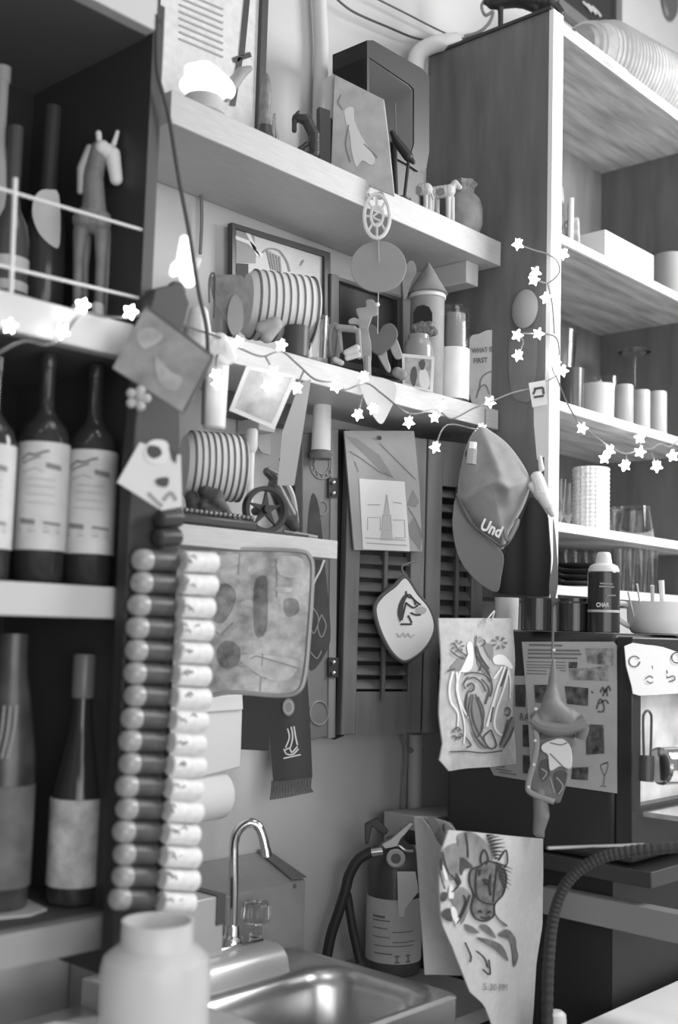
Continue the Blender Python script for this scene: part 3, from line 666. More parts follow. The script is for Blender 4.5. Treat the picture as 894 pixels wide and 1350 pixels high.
g = thing('small_stone', 'small round grey stone at the foot of the photo jar', 'stone', q.p(526, 495))
obj('stone', blob_b(PF(526, 495, 1.312), [(524, 491, 8, 530, 494, 8)], k, vox=.002), G(.26, .7, n=.2), g)
# dried shell
q = PF(538, 360, 1.37); g = thing('dried_leaf', 'pale curled dried leaf behind the cone roofed birdhouse', 'leaf', q.p(536, 395))
obj('blade', slab(q, c2([(532, 392), (531, 365), (538, 346), (546, 345), (549, 358), (543, 372), (536, 392)], 4, True), .004), G(.32, .6, n=.2), g)
# birdhouse
base, h, k = std(563, 345, 1.35, S2)
g = thing('birdhouse', 'grey cylindrical birdhouse with a cone roof and dark arched opening', 'birdhouse', base)
lath('wall_drum', G(.27, .6, n=.12, sc=30), g, base, h, k, [(21, 0), (23, .02), (22.5, .76), (.1, .76)])
lath('cone_roof', G(.22, .6, n=.15, sc=30), g, base, h, k, [(24, .755), (27, .765), (15, .87), (6, .955), (1, 1)])
lath('roof_band', G(.6, .5), g, base, h, k, [(23.6, .725), (24.4, .73), (24.4, .752), (23.6, .756)])['label'] = 'pale band under the roof'
q = front_panel(base, 23*k, 0)
fill(q, 'arched_opening', G(.01, .8), g, [[(545, 428), (545, 412), (550, 404), (558, 402), (566, 405), (570, 413), (570, 428)]], off=.001)
b = blob_b(q, [(546, 432, 5, 556, 428, 5), (556, 430, 5, 566, 428, 5), (566, 430, 5, 573, 438, 5), (550, 438, 6, 568, 438, 6)], k, vox=.0014)
obj('dried_flowers', b, G(.15, .7, n=.6, sc=200), g)
# photo jar
base, h, k = std(551, 442, 1.318, S2)
g = thing('photo_jar', 'jar wearing a framed photo of people in front of the birdhouse', 'jar', base)
lath('jar_body', G(.28, .15), g, base, h, k, [(19, 0), (20, .03), (20, .75), (17, .88), (14, .93), (14, 1), (.1, 1)])
q = front_panel(base, 20*k, 0)
obj('photo_card', slab(q, [(530, 466), (573, 470), (571, 517), (531, 508)], .001), G(.78, .6), g)
fill(q, 'photo_print', G(.4, .6, n=.3, sc=60), g, [[(534, 471), (569, 474), (567, 514), (534, 505)]], off=.0008)
fill(q, 'figures', G(.1, .6), g, [c2([(543, 486), (548, 484), (550, 496), (546, 510), (541, 500)], 3, True), c2([(552, 478), (558, 474), (561, 480), (558, 488), (554, 486)], 3, True)], off=.0014)
fill(q, 'shirt', G(.7, .6), g, [c2([(553, 490), (562, 488), (567, 505), (562, 514), (554, 508)], 3, True)], off=.0012)
# tall glass jar with white wrapper
base, h, k = std(598, 402, 1.33, S2)
g = thing('tall_glass_jar', 'tall clear glass jar with a white paper wrap on the middle shelf', 'jar', base)
lath('glass_wall', glass(.9, .06), g, base, h, k, [(20, 0), (21, .02), (21, .93), (17, .98), (15, .98), (19.5, .92), (19.5, .04), (.1, .04)])
lath('paper_wrap', G(.72, .6, n=.06), g, base, h, k, [(21.2, .02), (21.6, .03), (21.6, .53), (21.2, .54)])
lath('inner_cup', G(.4, .5), g, base, h, k, [(15, .05), (15, .9), (.1, .9)])
# sign
q = PF(640, 480, 1.33, az=.2)
g = thing('scroll_sign', 'grey wavy edged card sign with two lines of print at the shelf end', 'sign', (q.p(640, 500).x, q.p(640, 500).y, S2))
obj('board', slab(q, c2([(619, 448), (632, 440), (645, 435), (657, 440), (660, 455), (655, 475), (657, 495), (650, 532), (640, 540), (622, 530), (618, 500)], 4, True), .005), G(.42, .6, n=.1), g)
text(q, G(.1, .6), g, 'WHAT IS', 622, 466, 6.5, ang=-.09, w=.75, bold=.02); text(q, G(.1, .6), g, 'FIRST', 624, 479, 6.5, ang=-.07, w=.85, bold=.02)
strokes(q, 'scroll_drawing', G(.16, .6), g, [c2([(632, 515), (634, 500), (642, 492), (654, 488)]), c2([(628, 525), (632, 512), (640, 508), (645, 520)])], 2)
# things on the cabinet side
q = PX(CX0-.002)
o = obj('round_sticker_sheet', slab(q, c2([(672, 445), (700, 432), (709, 450), (702, 520), (690, 530), (674, 515)], 4, True), .001), G(.19, .5, n=.1)); tag(o, 'faded grey sheet stuck on the cabinet side behind the star lights', 'poster')
o = thing('plastic_cup_lid', 'pale hazy round lid stuck to the cabinet side', 'lid', PX(1.88).p(693, 440)); obj('lid', B().lathe(PX(1.892).p(694, 408), [(.028, 0), (.03, .006), (.02, .012), (.001, .014)], ax=(-1, 0, 0), sy=1.3), G(.34, .5), o)

# ------------------------------------------------------------------ under middle shelf
q = PF(350, 525, 1.27)
g = thing('photo_print_card', 'bright photo card hanging tilted among the star lights', 'card', q.p(350, 565))
obj('card', slab(q, [(325, 482), (392, 495), (362, 566), (302, 541)], .002), G(.8, .5), g)
fill(q, 'photo', G(.5, .5, n=.35, sc=35), g, [[(330, 488), (385, 498), (358, 558), (310, 538)]])
q2 = Pl(q.p(350, 525, -.006), q.n)
o = obj('long_tag', slab(PF(395, 540, 1.30), [(395, 505), (410, 500), (400, 565), (388, 640), (366, 640), (372, 570)], .002), G(.5, .6)); tag(o, 'long grey paper tag hanging right of the photo card', 'tag')
q = PF(282, 520, 1.29)
base_ = q.p(282, 566); g = thing('clear_cup', 'pale translucent cup hanging below the double star light', 'cup', base_)
kq = kk(282, 520, 1.29); obj('cup_wall', B().lathe(base_, [(13*kq, 0), (15*kq, .003), (17*kq, .11), (15.5*kq, .11), (13*kq, .006), (.001, .006)]), G(.7, .4), g)
o = obj('dark_bracket', B().box(PY(1.46).p(297, 545), PY(1.46).p(297, 545)+V((.17, .03, .045))), G(.08, .5), bevel=.002); tag(o, 'dark bracket on the wall behind the tilted photo card', 'bracket')
base, h, k = std(424, 527, 1.42, 1.80)
g = thing('pillar_candle', 'white candle stub hanging in a holder under the middle shelf', 'candle', base)
lath('wax', G(.75, .5), g, base, h, k, [(12, .08), (13, .1), (12, .98), (.1, 1)]); lath('holder', G(.15, .4), g, base, h, k, [(14, 0), (16, .08), (13, .14), (.1, .14)])
obj('holder_arm', B().tube([base+V((0, .01, .004)), V((base.x, 1.498, base.z+.004))], .004), G(.15, .4), g)
q = PF(499, 525, 1.275)
g = thing('white_pennant', 'white pointed cloth pennant draped over the middle shelf edge', 'pennant', q.p(499, 558))
obj('cloth', slab(q, c2([(475, 498), (498, 497), (520, 505), (522, 522), (512, 545), (503, 559), (492, 548), (478, 520)], 3, True), .002), G(.8, .6, bump=.2), g)

# ------------------------------------------------------------------ short shelf items
S3 = 1.6435
# coffee grinder / wheel
g = thing('coffee_grinder', 'black cast iron grinder with a star spoked flywheel on the short shelf', 'grinder', PY(1.36).p(360, 700))
cw = PY(1.335).p(350, 663)
kw = kk(350, 663, 1.335); wr = 31*kw; cw.z = S3+wr*1.02+.002
b = B(); n = V((-.35, -1, 0)).normalized(); u = n.cross(V((0, 0, 1))).normalized()
def wp(r, a, off=0): return cw+u*(r*math.cos(a))+V((0, 0, 1))*(r*math.sin(a))+n*off
outer = [wp(wr, 2*pi*i/40, .008) for i in range(40)]; inner = [wp(wr*.80, 2*pi*i/40, .008) for i in range(40)]
b.ring_frame(outer, inner, -n*.016); obj('flywheel_rim', b, IRON, g, bevel=.001)
b = B()
sa = [(wr*.84 if i % 2 == 0 else wr*.24, pi/2+pi*i/5) for i in range(10)]
b.prism([wp(r, a, .003) for r, a in sa], -n*.006); b.tube([cw+n*.014, cw-n*.04], .007, 12); obj('star_spokes', b, IRON, g)
hc = cw-n*.032
obj('housing', blob_b(Pl(hc, n), [(362, 640, 10, 380, 680, 14), (362, 630, 8, 352, 622, 6), (380, 680, 12, 388, 694, 8)], kw, vox=.002), G(.06, .35, n=.2), g)
qg = Pl(hc, n)
obj('rear_band', B().tube([qg.p(x, y) for x, y in c2([(352, 620), (372, 632), (385, 655), (390, 690)])], .006, 8), G(.3, .4), g)
obj('crank', B().tube([qg.p(x, y) for x, y in c2([(362, 632), (368, 625), (376, 612), (370, 606), (380, 603)])], .0035, 8), IRON, g)
obj('base_rod', B().tube([V((qg.p(374, 690).x, qg.p(374, 690).y, S3+.01)), V((qg.p(418, 700).x, qg.p(418, 700).y-.0, S3+.004))], .004, 8), G(.3, .4), g)
obj('base_plate', B().box((cw.x-.05, cw.y-.012, S3), (cw.x+.09, cw.y+.05, S3+.006)), IRON, g)
# beads/chain
q = PY(1.318)
g = thing('beaded_train', 'dark low beaded ornament lying along the short shelf', 'ornament', (1.2, 1.32, S3))
b = B(); x0, x1 = q.p(238, 685).x, q.p(332, 685).x
for i in range(16): b.ball((x0+(x1-x0)*i/15, 1.318, S3+.022), .0042)
obj('bead_row', b, G(.2, .15, m=.5), g); obj('body', B().box((x0-.004, 1.312, S3), (x1+.01, 1.332, S3+.018)), G(.03, .4), g, bevel=.005)
q = PF(275, 655, 1.36); k = kk(275, 655, 1.36)
g = thing('dark_rock_ornament', 'dark lumpy ornament in front of the striped roll on the short shelf', 'ornament', (q.p(275, 670).x, q.p(275, 670).y, S3))
obj('lump', blob_b(q, [(252, 655, 9, 256, 680, 9), (272, 650, 10, 285, 655, 11), (285, 660, 11, 300, 682, 9), (268, 670, 12, 285, 680, 12)], k, vox=.0022), G(.06, .6, n=.7, sc=70, bump=.5), g)
base, h, k = std(330, 565, 1.41, S3)
g = thing('taper_candle', 'thin white taper candle standing behind the grinder wheel', 'candle', base)
lath('wax', G(.85, .4), g, base, h, k, [(4.5, .1), (4.5, .8), (.1, .8)]); lath('holder', G(.2, .4), g, base, h, k, [(9, 0), (9, .06), (5, .1), (.1, .1)]); lath('top_cup', G(.75, .4), g, base, h, k, [(5, .78), (8, .82), (8, .98), (6, 1), (.1, 1)])
# triangular rock picture behind
o = obj('tilted_picture', slab(PY(1.47), [(338, 560), (358, 566), (356, 600), (345, 596), (338, 585)], .004), G(.4, .6)); tag(o, 'small tilted grey picture on the wall above the grinder', 'picture')

# plastic picture bag under short shelf
rip = lambda x, y: .002*math.sin(x*.06+y*.03)+.002*math.sin(y*.05)
q = PF(328, 820, 1.29, rip=rip)
g = thing('plastic_picture_bag', 'glossy plastic place mat with a faded town picture under the short shelf', 'place mat', q.p(328, 915))
out = c2([(225, 726), (300, 724), (390, 726), (409, 735), (412, 760), (408, 830), (402, 890), (392, 912), (365, 917), (300, 912), (225, 916)], 4, True)
b = fill_b(q, [out], 0, 14); fb = fill_b(q, [out], -.003, 14); b.add(fb.v, [list(reversed(f)) for f in fb.f]); bo = B(); 
nO = len(out); bo.add([q.p(*p) for p in out]+[q.p(*p, -.003) for p in out], [[i, (i+1) % nO, nO+(i+1) % nO, nO+i] for i in range(nO)]); b.add(bo.v, bo.f)
obj('mat_sheet', b, G(.42, .25, n=.45, sc=45), g, smooth=60)
obj('rim', B().tube([q.p(x, y, .001) for x, y in out], .0035, 6, closed=True), G(.33, .3), g)
fills(q, 'dark_figures', G(.2, .4, n=.7, sc=45), g, [c2(Z(150, 680, 2.98, p), 4, True) for p in (
   [(410, 290), (440, 265), (480, 300), (470, 360), (430, 420), (390, 400)], [(560, 250), (600, 240), (605, 300), (600, 450), (560, 470), (550, 350)],
   [(410, 520), (450, 490), (495, 520), (490, 580), (440, 600), (410, 570)], [(670, 330), (720, 330), (725, 380), (680, 395)])], off=.0015, cut=14)
fills(q, 'pale_figures', G(.52, .4, n=.3, sc=40), g, [c2(Z(150, 680, 2.98, p), 4, True) for p in (
   [(640, 280), (700, 285), (690, 300), (640, 295)], [(500, 340), (540, 330), (545, 355), (505, 360)], [(400, 160), (490, 150), (490, 190), (420, 200)], [(650, 160), (740, 170), (730, 240), (650, 230)], [(490, 560), (560, 545), (720, 570), (690, 640), (600, 640)])], off=.001, cut=14)
strokes(q, 'drawn_lines', G(.27, .4), g, [Z(150, 680, 2.98, p) for p in ([(480, 580), (600, 640)], [(585, 540), (575, 690)], [(495, 150), (490, 230)], [(640, 170), (640, 320)], [(480, 590), (560, 550), (730, 600)], [(380, 440), (420, 470), (470, 420)])], 2)

# banner
rip = lambda x, y: .0025*math.sin(x*.12)
q = PF(382, 980, 1.42, rip=rip)
g = thing('fringed_banner', 'dark narrow banner with a round badge and pale emblem hanging below the place mat', 'banner', q.p(382, 1055))
obj('cloth', cloth_b(q, [(350, 860), (354, 950), (360, 1030)], [(403, 860), (409, 950), (412, 1025)], .002), G(.06, .8, sheen=.3), g)
b = B()
for i in range(26):
    x = 359+i*2.05; y0 = 1029-i*.16; b.tube([q.p(x, y0), q.p(x-1, y0+14), q.p(x-1.5+(i/26)*5-1, y0+26-i*.25)], .0011, 5)
obj('fringe', b, G(.05, .8), g)
def bz(p): return Z(150, 680, 2.98, p)
obj('round_badge', B().prism([q.p(x, y, .001) for x, y in circ(380.5, 932, 8, 20, 11.5)], q.n*.003), G(.3, .5), g)
strokes(q, 'badge_ring', G(.5, .5), g, [circ(380.5, 932, 5.5, 18, 8)], 1.5, off=.0046, closed=True)
strokes(q, 'emblem', G(.72, .6), g, [c2(bz(p)) for p in ([(683, 835), (690, 870), (675, 910)], [(697, 828), (703, 870), (692, 915)], [(708, 826), (715, 870), (722, 900)], [(672, 920), (690, 912), (700, 928), (722, 905)], [(668, 915), (680, 935), (705, 935), (726, 915)])]+[bz([(667, 952), (735, 938)])], 2, off=.0022)
q = PF(336, 950, 1.44)
o = obj('dark_banner', cloth_b(q, [(318, 850), (318, 940), (316, 988)], [(356, 850), (356, 940), (354, 990)], .002), G(.045, .8)); tag(o, 'short plain dark cloth hanging left of the fringed banner', 'banner')
# paper towel dispenser
g = thing('towel_dispenser', 'white box dispenser with a paper roll half hidden behind the corks', 'dispenser', PY(1.44).p(262, 1085))
q = PY(1.40)
a = q.p(200, 925); c = q.p(318, 1000)
obj('box', B().prism([q.p(200, 930), q.p(318, 918), q.p(320, 940), q.p(318, 1012), q.p(200, 1040)], (0, .095, 0)), G(.72, .5), g, bevel=.003)
obj('lid', B().prism([PY(1.395).p(200, 925), PY(1.395).p(320, 915), PY(1.395).p(321, 936), PY(1.395).p(200, 944)], (0, .1, 0)), G(.78, .5), g, bevel=.002)
a = PY(1.43).p(205, 1058); e = PY(1.43).p(292, 1046); ax = e-a; kq = kk(250, 1050, 1.43)
obj('paper_roll', B().lathe(a, [(31*kq, 0), (33*kq, .004), (33*kq, ax.length*.94), (28*kq, ax.length), (8*kq, ax.length+.002)], 32, ax=ax), G(.8, .8), g)

# ------------------------------------------------------------------ louvred shutters
ang = Matrix.Rotation(math.radians(-3), 3, 'Z')
SA = PY(1.43).p(455, 780); SBp = PY(1.332).p(637, 780)
sd = SBp-SA; sd.z = 0; sd.normalize(); sn = V((sd.y, -sd.x, 0)); SANG = math.atan2(sd.y, sd.x)
SP = Pl(SA, sn)
def SL(off): return Pl(SA+sn*off, sn)
def spos(px): return (SP.p(px, 780)-SA).dot(sd)
Rz = Matrix.Rotation(SANG, 3, 'Z')
def sbox(b, s0, s1, d0, d1, z0, z1, tilt=None):     # along the shutter plane; d = depth behind its face
    O = V((SA.x, SA.y, 0)); vs = []
    for (x, y, z) in ((s0,d0,z0),(s1,d0,z0),(s1,d1,z0),(s0,d1,z0),(s0,d0,z1),(s1,d0,z1),(s1,d1,z1),(s0,d1,z1)):
        v = V((x, y, z))
        if tilt: pv = V((0, (d0+d1)/2, (z0+z1)/2)); v = pv+Matrix.Rotation(tilt, 3, 'X')@(v-pv)
        vs.append(O+Rz@v)
    return b.add(vs, [(0,3,2,1),(4,5,6,7),(0,1,5,4),(1,2,6,5),(2,3,7,6),(3,0,4,7)])
SZ0, SZ1 = SP.p(455, 969).z, 1.868
def shutter(label, pxl, pxr, lx0, lx1, z_top, z_bot, n):
    s0, s1, a0, a1 = spos(pxl), spos(pxr), spos(lx0), spos(lx1); m = G(.17, .55, n=.15, sc=6, wood=(10, 10, 1))
    mid = SA+sd*((s0+s1)/2); g = thing('shutter', label, 'shutter', (mid.x, mid.y, SZ0), 'louvred wooden shutters')
    obj('stile', sbox(B(), s0, a0, 0, .022, SZ0, SZ1), m, g, bevel=.002); obj('stile', sbox(B(), a1, s1, 0, .022, SZ0, SZ1), m, g, bevel=.002)
    obj('bottom_rail', sbox(B(), a0, a1, .001, .022, SZ0, z_bot), m, g); obj('top_rail', sbox(B(), a0, a1, .001, .022, z_top, SZ1), m, g)
    b = B()
    for i in range(n):
        zc = z_bot+(z_top-z_bot)*(i+.5)/n; sbox(b, a0, a1, .009, .012, zc-.0105, zc+.0105, math.radians(-40))
    obj('louvres', b, G(.15, .45), g)
    xm = a0+(a1-a0)*.48; obj('tilt_rod', sbox(B(), xm-.004, xm+.004, -.006, .002, z_bot-.015, z_top), G(.12, .5), g, bevel=.001)
shutter('left louvred wooden shutter behind the map and the pot holder', 455, 559, 474, 541, SP.p(474, 600).z, SP.p(474, 912).z, 17)
shutter('right louvred wooden shutter partly hidden by the cap', 561, 637, 581, 622, SP.p(581, 640).z, SP.p(581, 912).z, 14)
o = obj('shutter_backing', sbox(B(), .004, spos(636), .026, .034, SZ0+.004, SZ1-.004), G(.03, .6)); tag(o, 'dark recess board behind the two louvred shutters', 'panel')
# carved leaf panel at left with hinges
q = PY(1.445)
g = thing('carved_board', 'carved wooden panel with ring ornaments hinged beside the shutters', 'panel', q.p(420, 978))
pts = [(399, 572), (444, 566), (440, 970), (399, 978)]
obj('board', slab(q, pts, .02), G(.18, .5, n=.15, sc=8), g, bevel=.002)
obj('edge_strip', slab(PY(1.442), [(437, 566), (446, 566), (442, 972), (433, 974)], .03), G(.26, .5), g)
b = B()
for cx, cy, r in ((424, 612, 15), (424, 612, 10), (424, 670, 7), (420, 940, 12)): b.tube([q.p(x, y, .001) for x, y in circ(cx, cy, r, 24, r*1.3)], .0018, 6, closed=True)
for a in range(12): t = a*pi/6; b.ball(q.p(424+12.5*math.cos(t), 612+16*math.sin(t), .001), .003, n=6)
obj('carved_rings', b, G(.24, .5), g)
g2 = thing('dark_wood_strip', 'dark vertical post between the carved panel and the louvred shutters', 'post', PY(1.45).p(450, 975))
obj('strip', slab(PY(1.455), [(445, 566), (456, 566), (454, 970), (442, 975)], .03), G(.03, .5), g2)
for cy in (643, 880):
    h_ = thing('hinge', 'small dark hinge with bright screws on the %s of the carved panel' % ('upper edge' if cy < 700 else 'lower edge'), 'hinge', PY(1.388).p(440, cy+12), 'hinges of the carved panel')
    obj('plate', slab(PY(1.438), [(434, cy-13), (447, cy-13), (447, cy+13), (434, cy+13)], .004), G(.05, .4), h_)
    b = B()
    for d in (-7, 7): b.ball(PY(1.434).p(440, cy+d), .004)
    obj('screws', b, G(.8, .3, m=.8), h_)
# green ribbon beside
q = PF(418, 780, 1.37)
g = thing('patterned_pennant', 'dark leaf patterned pennant hanging before the carved panel', 'pennant', q.p(418, 900))
obj('cloth', slab(q, c2([(412, 650), (421, 670), (428, 740), (436, 830), (430, 860), (410, 885), (404, 850), (404, 740), (406, 680)], 3, True), .002), G(.07, .7, n=.3), g)
strokes(q, 'leaf_pattern', G(.3, .7), g, [c2([(412, 800), (420, 815), (414, 835), (408, 820), (412, 800)]), c2([(424, 810), (430, 825), (424, 840), (419, 826), (424, 810)]), c2([(410, 860), (418, 868), (424, 858)])], 1.6)
o = obj('pale_string', B().tube([q.p(x, y, -.002) for x, y in c2([(427, 738), (422, 752), (414, 768), (410, 790)])], .003, 6), G(.6, .5)); tag(o, 'pale cord end hanging under the right end of the short shelf', 'cord')

# map poster on shutter
q = SL(.012)
g = thing('map_sheet', 'grey map sheet in plastic hung on the shutters with a church print on it', 'map', q.p(505, 728))
obj('sheet', slab(q, [(454, 568), (546, 568), (553, 640), (557, 727), (467, 725), (459, 630)], .004), G(.36, .35, n=.1, sc=12), g)
fill(q, 'map_areas', G(.24, .4), g, [[(456, 575), (480, 598), (500, 618), (520, 632), (500, 600), (470, 578)], Z(400, 330, 2.98, [(405, 1000), (430, 940), (455, 990), (440, 1010)]), Z(400, 330, 2.98, [(400, 1100), (460, 1180), (465, 1100), (430, 1050)])], off=.0008)
strokes(q, 'map_roads', G(.17, .5), g, [c2(Z(400, 330, 2.98, p)) for p in ([(180, 790), (230, 820), (300, 870), (350, 890)], [(300, 760), (380, 840), (440, 900)], [(410, 1010), (440, 1060), (465, 1130)], [(200, 830), (215, 870)])], 1.1)
fill(q, 'white_print', G(.74, .6), g, [[(473, 631), (533, 635), (540, 727), (478, 724)]], off=.0014)
strokes(q, 'print_drawing', G(.42, .6), g, [Z(400, 330, 2.98, p) for p in ([(325, 960), (335, 1030), (315, 1030), (325, 960)], [(310, 1040), (340, 1040), (345, 1100), (305, 1100), (310, 1040)], [(250, 1100), (250, 1050), (300, 1050), (300, 1100)], [(350, 1060), (395, 1060), (398, 1130), (355, 1130)], [(240, 1130), (400, 1140)], [(245, 1150), (405, 1160)], [(250, 1000), (300, 1000)], [(350, 990), (385, 995)])], 1.4, off=.002)
fill(q, 'tower_print', G(.5, .6), g, [Z(400, 330, 2.98, [(325, 965), (342, 1060), (350, 1140), (300, 1140), (308, 1060)])], off=.0018)
obj('nail', B().lathe(q.p(498, 578, .006), [(.004, 0), (.004, .002), (.001, .003)], ax=q.n), G(.03, .4), g)

# pot holder
q = SL(.022)
g = thing('pot_holder', 'white diamond shaped pot holder with dark trim and a horse head drawing', 'pot holder', q.p(535, 873))
out = c2(Z(380, 650, 2.98, [(462, 330), (510, 395), (555, 450), (577, 520), (560, 580), (520, 630), (462, 662), (420, 640), (385, 590), (355, 520), (343, 450), (370, 405), (420, 365)]), 5, True)
obj('pad', slab(q, out, .008), G(.8, .7, bump=.1), g, bevel=.002)
obj('trim', B().tube([q.p(x, y, -.003) for x, y in out], .0042, 8, closed=True), G(.1, .6), g)
zz = lambda p: Z(380, 650, 2.98, p)
strokes(q, 'horse_drawing', G(.05, .7), g, [c2(zz(p)) for p in ([(440, 500), (432, 470), (440, 430), (458, 403), (475, 400)], [(462, 385), (465, 405), (490, 415), (500, 440)], [(460, 430), (490, 450), (510, 440)], [(445, 500), (455, 460), (462, 430)], [(475, 398), (500, 425), (520, 440)], [(480, 470), (500, 478), (520, 478)], [(470, 480), (485, 510)], [(440, 515), (485, 515)])], 2.4)
fill(q, 'mane_fill', G(.06, .7), g, [zz([(458, 402), (440, 430), (430, 470), (437, 508), (450, 490), (452, 440), (465, 410)])], off=.0013)
fill(q, 'muzzle_fill', G(.45, .7), g, [c2(zz([(500, 455), (525, 445), (543, 460), (530, 475), (505, 472)]), 3, True)], off=.0011)
strokes(q, 'name_script', G(.5, .7), g, [c2(zz(p), 3) for p in ([(425, 550), (440, 565), (450, 548), (460, 566), (470, 550), (480, 566), (495, 555)],)], 1.4)
obj('loop', B().tube([q.p(x, y) for x, y in c2([(535, 760), (530, 748), (540, 742), (556, 738)])], .0016, 6), G(.2, .5), g)

# ------------------------------------------------------------------ wall pipe and cables below the shutters
g = thing('wall_conduit', 'painted vertical pipe running down the wall below the shutters', 'pipe', PY(1.48).p(547, 1080))
q = PY(1.478)
obj('pipe', B().tube([q.p(548, 968), q.p(546, 1085)], .014, 14), G(.58, .6), g); obj('clamp', B().tube([q.p(540, 989), q.p(556, 989)], .006, 8), G(.3, .5), g)
o = obj('wall_cable', B().tube([PY(1.48).p(x, y) for x, y in c2([(530, 970), (536, 990), (534, 1030), (531, 1090)])], .003, 6), G(.3, .5)); tag(o, 'thin cable beside the painted pipe down to the extinguisher', 'cable')
g = thing('ceiling_conduit', 'painted vertical pipe on the wall above the top shelf', 'pipe', PY(1.48).p(422, 200))
obj('pipe', B().tube([PY(1.478).p(420, -20), PY(1.478).p(424, 60), V((PY(1.478).p(424, 60).x, 1.478, 2.29))], .014, 14), G(.6, .6), g)
g = thing('elbow_pipe', 'pale curved pipe elbow behind the dark box frame', 'pipe', PY(1.46).p(548, 90))
obj('elbow', B().tube([PY(1.46).p(x, y) for x, y in c2([(600, 54), (575, 58), (555, 68), (548, 85), (548, 130)])], .018, 14), G(.7, .5), g)
o = obj('ceiling_cable', B().tube([PY(1.47).p(x, y) for x, y in c2([(440, -5), (465, 15), (510, 35), (555, 52), (600, 52), (640, 45)])], .0024, 6), G(.05, .5)); tag(o, 'lower of the two black cables running to the cabinet top', 'cable')
o = obj('ceiling_cable', B().tube([PY(1.47).p(x, y) for x, y in c2([(490, -5), (530, 15), (575, 38), (606, 52)])], .002, 6), G(.07, .5)); tag(o, 'upper of the two black cables running to the cabinet top', 'cable')
o = obj('hanging_cable', B().tube([PY(1.19).p(x, y) for x, y in c2([(207, 20), (207, 90), (222, 150), (235, 230), (250, 310), (262, 385), (272, 430), (274, 470), (270, 500), (268, 560)])], .0028, 6), G(.05, .5)); tag(o, 'black cable hanging from the rack top past the shelf ends', 'cable')
o = obj('wall_wire', B().tube([PY(1.485).p(x, y) for x, y in c2([(265, 245), (266, 290), (264, 335)])], .003, 6), G(.2, .5)); tag(o, 'short dark wire on the wall under the top shelf', 'wire')
o = obj('rack_hook', blob_b(PF(209, 28, 1.19), [(206, 30, 4, 212, 28, 3)], kk(209, 28, 1.19)), G(.05, .5)); tag(o, 'small dark hook at the top corner of the bottle rack', 'hook')

# ------------------------------------------------------------------ cap
def cap():
    q = PF(650, 650, 1.235); k = kk(650, 650, 1.235)
    g = thing('baseball_cap', 'grey baseball cap with white letters hanging by the cabinet side', 'cap', q.p(630, 780))
    R = 62*k
    # crown: half dome seen from the side; outline in px, bulging towards the viewer
    cy_ = c2([(618, 580), (632, 562), (650, 570), (672, 588), (693, 618), (699, 640), (690, 668), (672, 700), (664, 722), (650, 720), (625, 700), (605, 672), (604, 640), (610, 605)], 5, True)
    c = (650, 645); rows = []; m = len(cy_)
    levels = [(1.0, -.025), (1.0, 0), (.98, .008), (.96, .014), (.9, .025), (.8, .036), (.74, .041), (.68, .045), (.61, .049), (.55, .052), (.48, .055), (.42, .057), (.35, .059), (.28, .061), (.2, .062), (.14, .063), (.03, .064)]
    vs = []
    for s_, o_ in levels:
        for (x, y) in cy_:
            X_, Y_ = c[0]+(x-c[0])*s_, c[1]+(y-c[1])*s_; fold = (.012*math.exp(-((Y_-648+.25*(X_-650)+6*math.sin(X_*.1))/7)**2)+.010*math.exp(-((X_-655-.35*(Y_-620))/8)**2)*(1 if Y_ < 650 else math.exp(-((Y_-650)/20)**2))-.006*math.exp(-((Y_-672+.3*(X_-650))/12)**2)) if s_ < 1 else 0
            vs.append(q.p(c[0]+(x-c[0])*s_, c[1]+(y-c[1])*s_, o_+fold))
    fs = []
    for i in range(len(levels)-1):
        for a in range(m): l = (a+1) % m; fs.append([i*m+a, i*m+l, (i+1)*m+l, (i+1)*m+a])
    fs.append([(len(levels)-1)*m+a for a in range(m)])
    obj('crown', B().add(vs, fs), G(.27, .8, n=.12, sc=40, sheen=.4), g, smooth=60)
    bill = c2([(604, 660), (630, 700), (655, 722), (664, 735), (661, 760), (656, 780), (640, 775), (620, 758), (605, 735), (598, 705), (598, 680)], 5, True)
    fr = []
    nO = len(bill); r2 = []
    for (x, y) in bill: d = (y-690)/90; r2.append(q.p(x, y, .05-.03*max(d, 0)-(x-630)**2*.000012))
    obj('bill', B().prism(r2, -q.n*.004), G(.21, .8), g, bevel=.001)
    qb = Pl(q.p(640, 690, .0535), q.n)
    obj('sweat_band', B().tube([q.p(x, y, .048) for x, y in c2([(603, 655), (620, 690), (645, 712), (665, 722), (680, 700), (683, 690)])], .0025, 6), G(.12, .8), g)
    t = text_b(Pl(q.p(640, 700, .074), q.n), 'Und', 632, 697, 15, ang=.42, w=.8, bold=.035); obj('lettering', t, G(.85, .5), g, smooth=0)['label'] = 'white letters'
    obj('strap', B().tube([q.p(x, y, .06) for x, y in c2([(664, 700), (668, 715), (675, 705), (682, 688)])], .004, 8), G(.24, .7), g)
    obj('rear_opening', B().prism([q.p(x, y, .035) for x, y in c2([(614, 600), (622, 592), (630, 598), (628, 608), (616, 608)], 3, True)], q.n*.001), G(.05, .8), g)
    return g
cap()
o = thing('hanging_vial', 'tiny white capped vial hanging above the back of the cap', 'vial', PF(622, 600, 1.22).p(622, 600)); qv = PF(622, 590, 1.22)
obj('vial_cap', B().tube([qv.p(624, 583), qv.p(623, 592)], .007, 10), G(.8, .5), o); obj('vial_body', B().tube([qv.p(623, 592), qv.p(621, 612)], .009, 10), G(.35, .3), o)
